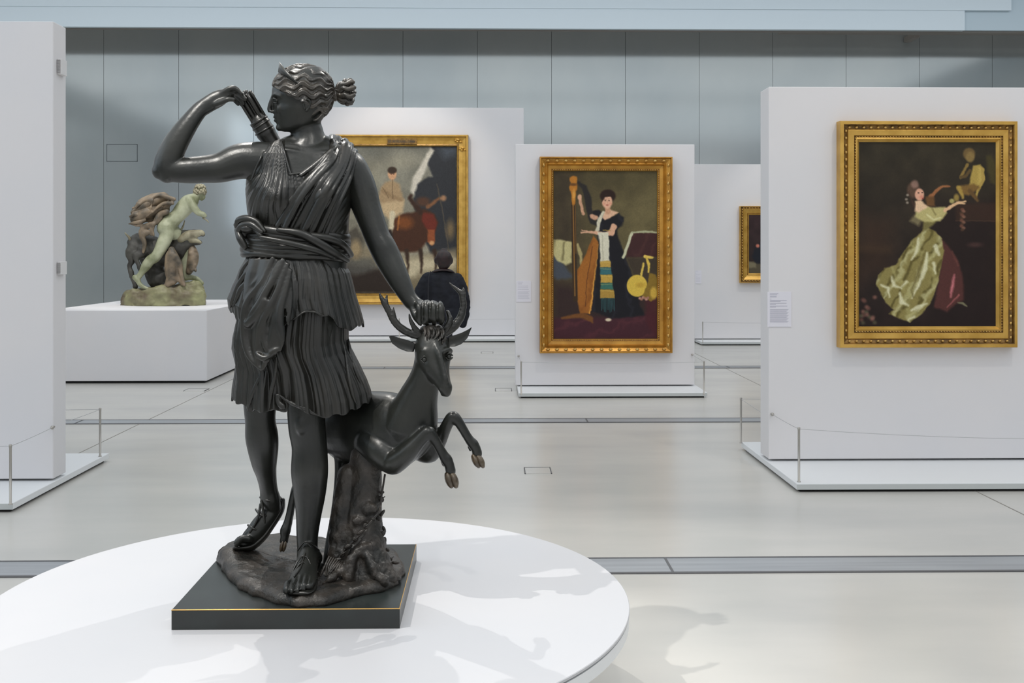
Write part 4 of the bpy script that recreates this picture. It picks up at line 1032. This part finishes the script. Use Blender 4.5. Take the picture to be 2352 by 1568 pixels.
dress_=[(520,470),(560,475),(600,500),(650,474),(678,500),(668,545),(642,562),(640,590),(660,650),(700,760),(745,880),(770,1000),(800,1050),(700,1062),(610,1070),(540,1040),(498,1030),(520,820),(535,650),(525,560)]
p.poly(dress_,(27,26,31),6); p.folds(dress_,(44,44,52),.06,-.2,4,5,.6); p.poly([(500,462),(540,455),(556,470),(530,490),(505,485)],(30,28,30),5)
p.line([(430,378,16),(434,410,18),(448,478,16)],(204,156,124),3); p.ell(428,384,11,16,(220,172,138),3); p.line([(500,492,24),(520,498,26)],(206,158,128),4)
p.poly([(556,500),(566,466),(600,452),(648,470),(600,500),(572,512)],(226,182,150),4); p.line([(586,440,26),(588,466,30)],(206,156,124),4)
p.line([(563,468,14),(540,510,22),(528,570,20)],(214,206,180),4); p.line([(620,550,34),(606,585,34),(570,592,20),(520,582,17),(470,580,12),(438,582,8)],(222,172,140),3.5); p.line([(470,574,5),(440,568,4)],(222,172,140),2)
p.poly([(532,580),(590,582),(596,700),(596,750),(544,750),(540,640)],(222,216,192),4); p.line([(556,600,5),(560,740,7)],(170,164,140),4,.6)
for k,(ya,yb,c) in enumerate([(745,780,(196,158,76)),(780,822,(58,108,112)),(822,868,(196,160,74)),(868,905,(62,112,98)),(905,955,(176,140,64))]):
    p.poly([(544+k*.5,ya),(600+k*5,ya),(605+k*5,yb),(545,yb)],c,3); p.line([(546,ya+8,3),(600+k*5,ya+8,3)],(230,200,110),2,.5)
for x in range(550,625,8): p.line([(x,955,4),(x+2,1025+10*math.sin(x),3)],(56,104,104),2,.9,warp=False)
p.ell(587,376,44,36,(44,28,22),5); p.ell(583,408,29,39,(228,178,148),4); p.poly([(550,370),(600,360),(625,385),(600,378),(570,384),(552,410)],(44,28,22),4)
for x in (573,594): p.ell(x,403,4.5,2.5,(70,44,34),2); p.line([(x-6,395,2),(x+6,394,2)],(90,60,44),2,.7)
p.ell(584,428,7,3,(170,80,70),2); p.line([(584,405,3),(583,418,5)],(206,150,120),3,.6); p.ell(602,420,9,8,(216,140,114),6,.5); p.ell(566,420,7,8,(216,140,114),6,.5)
p.line([(560,568,4),(600,570,4)],(180,150,80),2)
p.poly([(722,585),(868,582),(868,720),(690,725),(705,640)],(66,38,38),5); p.folds([(722,585),(868,582),(868,720),(690,725)],(88,54,50),.08,.4,2,3,.5); p.line([(722,588,16),(700,650,16),(674,722,16)],(206,204,170),3); p.line([(722,584,10),(800,576,14),(868,582,8)],(176,176,140),3)
p.poly([(690,725),(868,720),(868,960),(790,940),(720,800)],(52,42,38),10,.7)
p.poly([(800,950),(868,930),(868,1188),(800,1090)],(78,34,40),10,.8)
p.ell(752,884,58,62,(222,188,78),3); p.ell(770,880,26,14,(190,150,56),6,.7); p.poly([(822,812),(858,820),(868,850),(868,940),(830,972),(780,945),(812,870)],(140,112,44),4); p.ell(846,925,20,34,(206,168,70),6)
p.line([(788,758,10),(782,800,12),(774,836,12)],(228,196,92),3); p.line([(798,720,20),(840,722,12)],(232,200,96),3); p.line([(806,725,12),(816,760,16),(818,806,10)],(224,190,84),3)
for k in range(6): p.ell(768+k*9,955+6*math.sin(k*2),8,7,[(200,150,130),(170,120,100)][k%2],3)
p.ell(590,1076,17,9,(222,206,176),3)
p.mottle(5,.08,9)
p.obj('canvas',W(1269.5,391,YMw-.03),W(1510.5,779.5,YMw-.03),YMw-0.03,e2)
# snowy mountain with a plain rider (generic stand-in)
P1=[(0,0,0),(0,.8,1),(.06,1,0),(.16,1,0),(.22,.8,1),(.5,.62,0),(.8,.55,0),(.9,.6,1),(.95,.5,0),(1.0,.3,1)]
e1,_,_=frame((765,1075.6,308.4,699.5),(792,1048.7,336.5,673),YBw,'gilt-framed painting of a rider in snowy mountains, behind the bronze woman on the far partition',[M['gold'],M['gold_dk']],P1,[],dep=0.14)
p=Paint(130,768,265,1103,280)
p.fill((126,124,112),(150,142,122)); p.mottle(110,.3)
p.ell(430,340,70,30,(170,160,136),50,.7); p.ell(240,420,90,60,(148,140,118),60,.6); p.ell(300,300,120,30,(104,104,96),50,.6)
p.poly([(560,470),(600,370),(640,300),(660,265),(620,265),(585,330),(520,440),(505,520),(545,570)],(206,198,182),8)
p.poly([(615,265),(768,265),(768,900),(620,880),(540,700),(520,560),(545,480),(600,440),(630,440),(600,360),(640,290)],(50,51,54),7); p.poly([(660,265),(768,265),(768,300),(700,330)],(88,96,106),30,.7)
p.poly([(130,850),(300,830),(470,900),(768,850),(768,1103),(130,1103)],(140,128,104),20)
p.poly([(430,920),(560,900),(768,900),(768,980),(560,1020),(430,1010)],(206,192,160),22,.9); p.poly([(560,980),(768,960),(768,1103),(420,1103)],(120,108,84),24,.8); p.poly([(130,930),(330,960),(430,1103),(130,1103)],(50,40,34),16); p.poly([(130,905),(290,900),(330,960),(200,1000),(130,980)],(92,90,84),16,.8)
p.poly([(130,760),(200,720),(240,800),(220,900),(130,910)],(84,78,68),12); p.ell(195,850,30,50,(180,156,116),14,.8)
# animal, pack and rider as broad masses
p.poly([(395,700),(440,650),(520,640),(580,620),(640,650),(660,700),(640,760),(600,800),(560,860),(500,870),(430,860),(400,800)],(72,44,30),8); p.ell(470,700,46,36,(136,78,38),16,.8); p.poly([(570,640),(630,650),(655,700),(640,760),(600,740),(570,700)],(110,46,34),7); p.poly([(600,740),(640,740),(645,800),(625,830),(600,810)],(146,80,48),5); p.ell(624,815,14,12,(214,160,110),5); p.line([(560,640,30),(500,560,22),(505,545,16)],(60,40,30),6); p.line([(440,660,8),(430,740,8)],(190,120,60),4,.8)
for x in (430,482,560,640): p.line([(x,860,26),(x+8,930,14),(x+4,985,10)],(60,44,34),6)
p.ell(575,580,40,26,(84,58,44),10); p.line([(600,610,20),(670,560,14)],(150,98,62),6,.8)
p.line([(655,480,5),(690,660,6),(720,860,6)],(90,80,66),3,.8)
p.poly([(360,470),(400,455),(440,480),(465,560),(460,600),(400,640),(340,600),(320,560),(335,500)],(166,140,106),8); p.poly([(335,590),(470,570),(460,640),(390,690),(345,640)],(196,170,132),9)
p.line([(400,650,34),(395,720,26),(390,750,24)],(214,200,168),6); p.line([(388,750,26),(400,820,22)],(44,34,30),6); p.line([(350,520,26),(400,550,22),(450,570,14)],(150,124,92),6)
p.ell(400,425,24,32,(206,158,120),5); p.ell(400,402,26,20,(60,46,36),4); p.line([(400,455,5),(404,560,5)],(110,88,64),3,.7); p.line([(345,500,5),(380,560,5)],(110,88,64),3,.7); p.ell(395,424,4,3,(80,50,40),2,.7); p.ell(409,424,4,3,(80,50,40),2,.7)
p.ell(730,740,22,50,(150,124,84),14,.7); p.ell(690,560,16,16,(190,140,100),7,.8)
p.mottle(6,.1,9)
p.obj('canvas',W(791,335.5,YBw-.03),W(1050,674,YBw-.03),YBw-0.03,e1)
# name plate on the frame
a=W(888,317,YBw-.15); b=W(957,331,YBw-.15); mb=MB().box(a[0],b[0],YBw-.105,YBw-.098,b[2],a[2],0)
r_=random.Random(3); x=a[0]+.02
for row,(zz,hh) in enumerate(((.35,.2),(.68,.1))):
    x=a[0]+.02; H_=a[2]-b[2]
    while x<b[0]-.04:
        w_=r_.uniform(.008,.02); mb.box(x,x+w_,YBw-.107,YBw-.105,a[2]-H_*(zz+hh),a[2]-H_*zz,1); x+=w_+r_.uniform(.003,.012)
mb.build('name_plate',[M['gold_dk'],M['vdark']],e1,shade=False)
for (cx_,cz_) in ((790,321),(1052,321),(1062,340),(1062,690)):
    c=W(cx_,cz_,YBw-.12); mb=MB()
    for k in range(7): mb.ell((c[0]+.05*math.cos(k*.9)*(k/4),YBw-.11,c[2]+.03*math.sin(k*.9)*(k/4)),(.03,.02,.02),nu=5,nv=8)
    mb.build('corner_ornament',M['gold'],e1)
# small painting cut by the right partition
P4=[(0,0,0),(0,.9,0),(.05,1,0),(.15,.8,1),(.3,.75,1),(.35,.9,0),(.6,.6,0),(.8,.45,0),(.85,.55,1),(1,.3,0)]
e4,_,_=frame((1700.5,1835,473,649.5),(1720,1816,493.5,627.5),YCw,'small gilt-framed dark painting half hidden behind the right partition',[M['gold'],M['gold_dk']],P4,[(.22,.85,.05,.012,.014)],dep=0.1)
p=Paint(570,960,263,740,120)
p.fill((58,40,42),(40,32,30)); p.mottle(40,.2); p.poly([(570,640),(700,655),(960,655),(960,740),(570,740)],(84,76,60),10); p.poly([(570,640),(640,650),(640,690),(570,690)],(120,112,88),8)
p.poly([(600,600),(630,530),(700,470),(830,470),(900,560),(900,650),(640,655)],(30,32,40),10); p.ell(770,400,45,58,(206,160,130),6); p.ell(770,365,50,36,(50,36,28),8); p.ell(655,515,16,14,(200,120,100),6)
p.obj('canvas',W(1719,492,YCw-.03),W(1817,629,YCw-.03),YCw-0.03,e4)
# ================================================================ GREEN BRONZE GROUP ON THE BOX PLINTH
R=Space(14.35,3.135,160,400)
gp=R(np.array([[670,950,0]]))[0]
grp=empty('green_bronze_statue',(gp[0],gp[1],zP),'green and brown bronze group of a lunging man and beast, on the box plinth','statue')
mb=MB()
thn=90; th=np.linspace(0,2*math.pi,thn,endpoint=False)
rk=[]
for h,s_ in ((0,1.0),(.3,1.02),(.6,1.0),(.85,.95),(1.0,.86),(1.06,.7),(1.06,.4),(1.06,.05)):
    x=675+310*s_*np.cos(th); d=-0+150*s_*np.sin(th)
    top=np.interp(x,[360,420,480,600,760,860,900,960,990],[850,828,825,815,800,775,765,790,850])
    y=955-(955-top)*min(h,1.0)+ (noise2(th*5+3,th*0+h*4,3,3)-.5)*14*(h>0)
    rr=1+(noise2(th*4+3,th*0+h*6,7,3)-.5)*.12*(1 if h<1 else 0)
    if h==0: y=y*0+955
    rk.append(np.column_stack([675+(x-675)*rr,y,d*rr]))
# keep flat on plinth: map then snap bottom
def rkpost(V,N):
    V=V.copy(); V[:,2]=np.maximum(V[:,2],zP+.001); return V
mb.grid(np.array(rk),cv=True,cap0=True,cap1=True)
mb.build('rock_base',M['vrock'],grp,tf=R,voxel=.014,smooth_it=1,post=lambda V,N: rkpost(V+N*((noise2(V[:,0]*7+90,V[:,2]*9+V[:,1]*5+40,5,4)-.5)*.11)[:,None],N))
man=MB()
man.tube([(905,165,-40,34,40),(885,185,-45,54,52),(850,215,-45,64,58),(805,265,-45,60,54),(770,305,-48,54,52),(735,335,-50,60,56),(705,360,-50,66,62),(690,390,-50,60,58)],n=20)
man.tube([(905,170,-40,26),(925,150,-40,24),(940,125,-40,26)],n=12); man.ell((942,128,-40),(34,44,36),rot=.5); man.tube([(955,140,-40,16),(962,165,-40,18),(950,185,-40,10)],n=10)
man.tube([(685,385,-70,62),(700,430,-75,52),(672,500,-80,50),(642,560,-84,42),(615,598,-88,40),(580,620,-88,38),(550,660,-86,36),(520,705,-84,24),(500,735,-82,22)],n=18)
man.tube([(468,742,-80,20),(490,765,-84,20),(508,795,-88,17),(545,818,-92,14),(572,824,-94,10)],n=12)
man.tube([(745,420,-10,58),(790,460,0,50),(835,500,4,42),(845,540,6,38),(836,590,6,32),(830,650,6,30),(832,700,6,24),(838,735,6,24)],n=16)
man.tube([(835,745,6,24),(875,742,0,20),(920,755,-6,18),(955,785,-10,14)],n=12)
man.tube([(865,185,-80,36),(880,215,-92,32),(900,245,-98,28),(925,275,-100,24),(945,285,-104,20),(960,290,-106,22),(975,300,-106,16)],n=14)
man.tube([(840,190,20,36),(800,240,60,28),(770,300,80,22)],n=12)
man_o=man.build('man_figure',M['verdigris'],grp,tf=R,voxel=.012,smooth_it=4)
mb=MB()
for k in range(46):
    a=k*2.399; q=1-2*(k+.5)/60; s_=math.sqrt(max(0,1-q*q)); mb.ell((938+40*s_*math.cos(a)-8*0,112-38*q*.9+ (12 if s_>.9 else 0),-40+38*s_*math.sin(a)),(13,11,12),nu=6,nv=8,rot=k)
mb.build('curly_hair',M['vhead'],man_o,tf=R)
MB().tube([(960,315,-106,6),(985,330,-108,5),(1000,346,-110,3)],n=7).build('stick',M['vhead'],man_o,tf=R)
# beast
be=MB()
be.tube([(470,500,40,58),(500,490,40,76),(560,520,40,92),(640,560,40,100),(730,560,40,92),(800,520,20,80),(850,480,0,58)],n=22)
be.tube([(780,480,10,60),(820,450,0,52),(860,440,-10,44),(900,430,-20,34),(940,425,-26,22),(958,430,-28,18)],n=18)
be.tube([(830,470,0,44),(870,480,-10,36),(910,490,-20,24),(945,492,-26,12)],n=14)
be.tube([(460,520,0,50),(436,570,-20,36),(445,630,-20,24),(432,660,-20,20),(445,720,-22,18),(465,780,-24,17),(475,812,-24,20)],n=14)
be.tube([(520,560,-30,50),(500,580,-50,32),(476,572,-60,18),(480,610,-64,18),(500,660,-64,20),(508,690,-64,16)],n=14)
be.tube([(560,600,60,60),(600,680,50,70),(640,760,40,80),(690,800,30,50)],n=18)
be_o=be.build('beast_body',M['vdark'],grp,tf=R,voxel=.016,smooth_it=3,post=lambda V,N: V+N*((noise2(V[:,0]*14+90,V[:,2]*14+40,3,4)-.5)*.03)[:,None])
mb=MB(); mb.tube([(800,470,-40,28),(850,440,-42,34),(900,430,-46,30),(945,420,-50,22),(960,428,-50,16)],n=14).tube([(870,475,-42,24),(915,480,-46,18),(945,492,-48,10)],n=10)
mb.build('beast_head',M['vhead'],be_o,tf=R,voxel=.012,smooth_it=3)
MB().tube([(780,410,-10,9),(805,395,-10,8),(820,365,-10,6),(828,335,-10,3)],n=8).build('horn',M['vhead'],be_o,tf=R); MB().tube([(440,480,0,10),(425,450,0,10),(412,438,0,7),(398,420,0,3)],n=8).build('tail',M['vhead'],be_o,tf=R)
mb=MB(); mb.tube([(880,540,-10,34),(890,590,-20,42),(880,650,-24,40),(860,700,-26,26)],n=14)
for k in range(30): r_=random.Random(k); mb.ell((860+r_.random()*50,550+r_.random()*150,-40-r_.random()*16),(12,14,10),nu=6,nv=8)
mb.build('shaggy_mane',M['vbrown'],be_o,tf=R,voxel=.013,smooth_it=2)
# dog between
mb=MB(); mb.tube([(735,545,-110,26),(735,580,-110,46),(730,640,-108,48),(728,700,-106,46),(740,760,-104,40)],n=16).tube([(755,590,-120,30),(790,650,-124,24),(800,710,-126,16),(820,780,-126,14),(825,795,-126,16)],n=12).tube([(725,760,-110,36),(700,800,-114,22),(680,806,-118,14)],n=12).tube([(760,700,-110,18),(800,780,-114,12),(812,795,-118,12)],n=10)
mb.build('small_animal',M['vbrown'],grp,tf=R,voxel=.012,smooth_it=3)
# cloak
mb=MB()
nu,nv=70,50; P=np.zeros((nu,nv,3))
for i in range(nu):
    u=i/(nu-1)
    for j in range(nv):
        v=j/(nv-1)
        x0=np.interp(u,[0,.15,.4,.7,1],[455,500,600,680,755]); y0=np.interp(u,[0,.15,.4,.7,1],[245,190,150,140,172])
        x1=np.interp(u,[0,.15,.4,.7,1],[440,480,560,640,700]); y1=np.interp(u,[0,.15,.4,.7,1],[350,360,350,350,300])
        f=math.sin(u*9+v*4)*10+math.sin(v*14+u*5)*14
        P[i,j]=(x0+(x1-x0)*v+math.sin(v*9)*8,y0+(y1-y0)*v+math.sin(u*14)*6*v,-30-60*math.sin(math.pi*v)*math.sin(math.pi*min(1,u+.2))+f)
mb.grid(P)
mb.build('cloak_sheet',M['vbrown'],man_o,tf=R,solid=.03)
mb=MB()
for Pp,w in (([(752,180),(690,160),(640,150),(600,170),(590,220),(580,270)],16),([(740,210),(680,210),(630,240),(590,280),(540,300)],15),([(590,190),(540,190),(505,215),(480,235),(452,243)],17),([(585,240),(540,255),(500,265),(450,275)],13),([(560,290),(510,300),(470,290),(435,305)],20),([(540,330),(490,345),(455,350),(428,358)],15),([(700,270),(650,290),(620,330),(600,390),(605,440)],22),([(660,310),(625,350),(590,360),(585,440)],16),([(600,360),(540,380),(510,420),(520,470)],22),([(560,420),(520,440),(540,500),(530,560)],24),([(520,340),(505,370),(470,372),(440,362)],7),([(486,205),(480,240)],9)):
    mb.tube([(x,y,-95+ (10*math.sin(x*.05)),w*(.7+.3*math.sin(k+1))) for k,(x,y) in enumerate(Pp)],n=10)
mb.build('cloak',M['vbrown'],man_o,tf=R,voxel=.012,smooth_it=2)
# ================================================================ VISITOR
Yp=G(1005,852)[1]; Q=Space(Yp)
vis=empty('person',(W(1005,852,Yp)[0],Yp,0),'person seen from behind in a dark navy coat, standing before the snowy rider painting','person')
mb=MB()
mb.tube([(1017,640,0,14,11),(1017,625,0,9,9),(1018,612,-1,9,9)],n=14); mb.ell((1018,596,-1),(16,22,18))
mb.ell((1018,598,15),(3,4,4))
for sg in (-1,1): mb.ell((1018+sg*17,600,2),(2.5,5,3))
mb.tube([(1003,735,0,16,14),(1000,780,0,12,12),(999,820,0,9,10),(999,845,0,8,8)],n=14); mb.tube([(1030,735,0,16,14),(1022,780,2,12,12),(1019,820,2,9,10),(1018,845,2,8,8)],n=14)
mb.tube([(1017,640,0,26,14),(1017,690,0,28,16),(1016,712,0,24,14)],n=16)
for (x,y,sg) in ((966,718,-1),(1066,735,1)):
    mb.tube([(x,y-10,6,6),(x,y,8,7,4)],n=10)
    for k in range(4): mb.tube([(x-4.5+3*k,y+2,9,1.9),(x-4.5+3*k,y+9,10,1.8),(x-4+3*k,y+[13,15,14.5,12][k],13,1.6)],n=7)
    mb.tube([(x-5*sg,y-2,11,2.2),(x-7*sg,y+6,14,2)],n=7)
pf=mb.build('body',M['skinp'],vis,tf=Q,voxel=.011,smooth_it=2)
mb=MB(); mb.tube([(1019,576,-2,8,7),(1019,581,-3,15,15),(1019.5,590,-4,18.5,19),(1019.5,600,-5,18.5,18),(1019,608,-6,15.5,15),(1018,615,-6,11,11),(1018,619,-6,7,8)],n=24)
mb.ell((1002,598,-2),(5,9,9)); mb.ell((1036,598,-2),(5,9,9))
mb.build('hair',M['hairm'],pf,tf=Q,voxel=.01,smooth_it=3)
mb=MB()
mb.tube([(1016,622,0,12,13),(1016,629,0,28,15),(1016,640,0,44,20),(1017,662,0,46,24),(1018,690,0,44,25),(1018,715,0,44,26),(1018,738,0,42,26),(1020,748,0,41,25)],n=28,cap=False)
mb.ell((1016,630,0),(30,12,14)); mb.ell((1020,744,0),(40,6,24))
mb.tube([(984,640,2,16),(972,660,4,16),(962,685,8,15),(960,700,12,13),(966,712,12,11)],n=16)
mb.tube([(1050,642,2,16),(1060,668,2,15),(1066,695,4,14),(1066,722,6,12),(1062,744,6,10)],n=16)
def cw(V,N): return V+N*((noise2(V[:,0]*16+40,V[:,2]*22+40,3,3)-.5)*.02)[:,None]
co=mb.build('coat',M['coat'],pf,tf=Q,voxel=.012,smooth_it=3,post=cw)
mb=MB(); mb.tube([(993,627,8,2,3),(999,622,-8,2,5),(1018,618.5,-15,2.2,6),(1037,622,-8,2,5),(1043,627,8,2,3)],n=10)
mb.build('collar',M['hairm'],pf,tf=Q)
MB().tube([(989,624,-10,1.5),(985,640,-22,1.5),(984,680,-26,1.5),(984,720,-26,1.5)],n=6).build('back_seam',M['trouser'],pf,tf=Q)
mb=MB(); mb.tube([(1017,712,0,31,19),(1017,735,0,34,20),(1016,752,0,28,18)],n=20).tube([(1004,735,0,18,16),(1000,780,0,14,14),(999,820,0,11,12),(999,846,0,10.5,11)],n=14); mb.tube([(1030,735,0,18,16),(1022,780,2,14,14),(1019,820,2,11,12),(1018,846,2,10.5,11)],n=14)
mb.build('trousers',M['trouser'],pf,tf=Q,voxel=.011,smooth_it=2)
wx=W(999,852,Yp)[0]; wx2=W(1018,852,Yp)[0]
mb=MB()
for x in (wx,wx2): mb.tube([(x,Yp-.06,.04,.045,.038),(x,Yp+.05,.045,.048,.042),(x,Yp+.17,.03,.042,.028)],n=12,ref=(0,0,1))
def fl0(V,N):
    V=V.copy(); V[:,2]=np.maximum(V[:,2],0.001); return V
mb.build('shoes',M['shoe'],pf,post=fl0)
# ================================================================ LIGHT, CAMERA
w=bpy.data.worlds.new('World'); SC.world=w; w.use_nodes=True
bg=w.node_tree.nodes['Background']; bg.inputs[0].default_value=(0.9,0.95,1.0,1); bg.inputs[1].default_value=0.5
def area(name,loc,rot,sx,sy,power,col=(1,1,1)):
    l=bpy.data.lights.new(name,'AREA'); l.shape='RECTANGLE'; l.size=sx; l.size_y=sy; l.energy=power; l.color=col
    o=bpy.data.objects.new(name,l); COL.objects.link(o); o.location=loc; o.rotation_euler=rot; return o
def spot(name,loc,tgt,power,ang,r=.05,col=(1,.96,.9),blend=.4):
    l=bpy.data.lights.new(name,'SPOT'); l.energy=power; l.spot_size=math.radians(ang); l.spot_blend=blend; l.shadow_soft_size=r; l.color=col
    o=bpy.data.objects.new(name,l); COL.objects.link(o); o.location=loc
    o.rotation_euler=(Vector(tgt)-Vector(loc)).to_track_quat('-Z','Y').to_euler(); return o
area('daylight_front',(0,-.5,7.2),(0,0,0),28,13,1000,(.97,.99,1))
area('daylight_mid',(0,13,7.2),(0,0,0),28,12,900,(.97,.99,1))
area('fill_gap',(0,21.3,7.1),(0,0,0),28,.8,40,(1,.98,.95))  # added weak fill, lightens the gap between fascia and wall
area('fill_left',(-9,4,4.5),(math.radians(90),0,math.radians(-90)),8,4,120,(.72,.86,1))  # added cool fill, tints left-facing surfaces bluish
area('fill_behind_camera',(0,-6,3.5),(math.radians(90),0,0),22,5,120,(1,.99,.97))  # added unseen fill lamp behind the camera
area('fill_fascia',(0,17.8,7.25),(math.radians(62),0,0),30,.5,75,(.92,.97,1))  # added fill to brighten the hanging fascia
tg=(-.55,3.65,1.0)
spot('spot_key_left',(-3.3,1.9,6.3),tg,1000,34,.025)
spot('spot_back_left',(-2.4,7.3,6.8),tg,780,32,.025)
spot('spot_back_right',(2.6,7.0,6.8),tg,780,32,.025)
spot('spot_front',(.3,-.6,6.2),(-.6,3.6,1.4),260,30,.05)
def pspot(px,py,Y,power,dx=0,ang=34):
    t=W(px,py,Y); spot('spot_painting',(t[0]+dx,Y-3.0,6.2),t,power,ang,.08,(1,.93,.84),.7)
pspot(2130,520,YRw,190,.6,46); pspot(1393,560,YMw,200,.5,46); pspot(920,500,YBw,300,0,62); pspot(1780,540,YCw,200,.5)
t=R(np.array([[680,400,0]]))[0]; spot('spot_green_group',(t[0]+1.5,t[1]-3.5,6.6),t,520,34,.06); spot('spot_green_group_2',(t[0]-2.0,t[1]-2.5,6.6),t,330,34,.06)
cam=bpy.data.cameras.new('Camera'); co_=bpy.data.objects.new('Camera',cam); COL.objects.link(co_); SC.camera=co_
cam.sensor_width=36; cam.sensor_fit='HORIZONTAL'; cam.lens=36*F/2352; cam.shift_y=-(784-HZ)/2352; cam.clip_end=200
co_.location=(0,0,CH); co_.rotation_euler=(math.radians(90),0,-PSI)
SC.view_settings.view_transform='Standard'; SC.view_settings.look='None'; SC.view_settings.exposure=-0.27
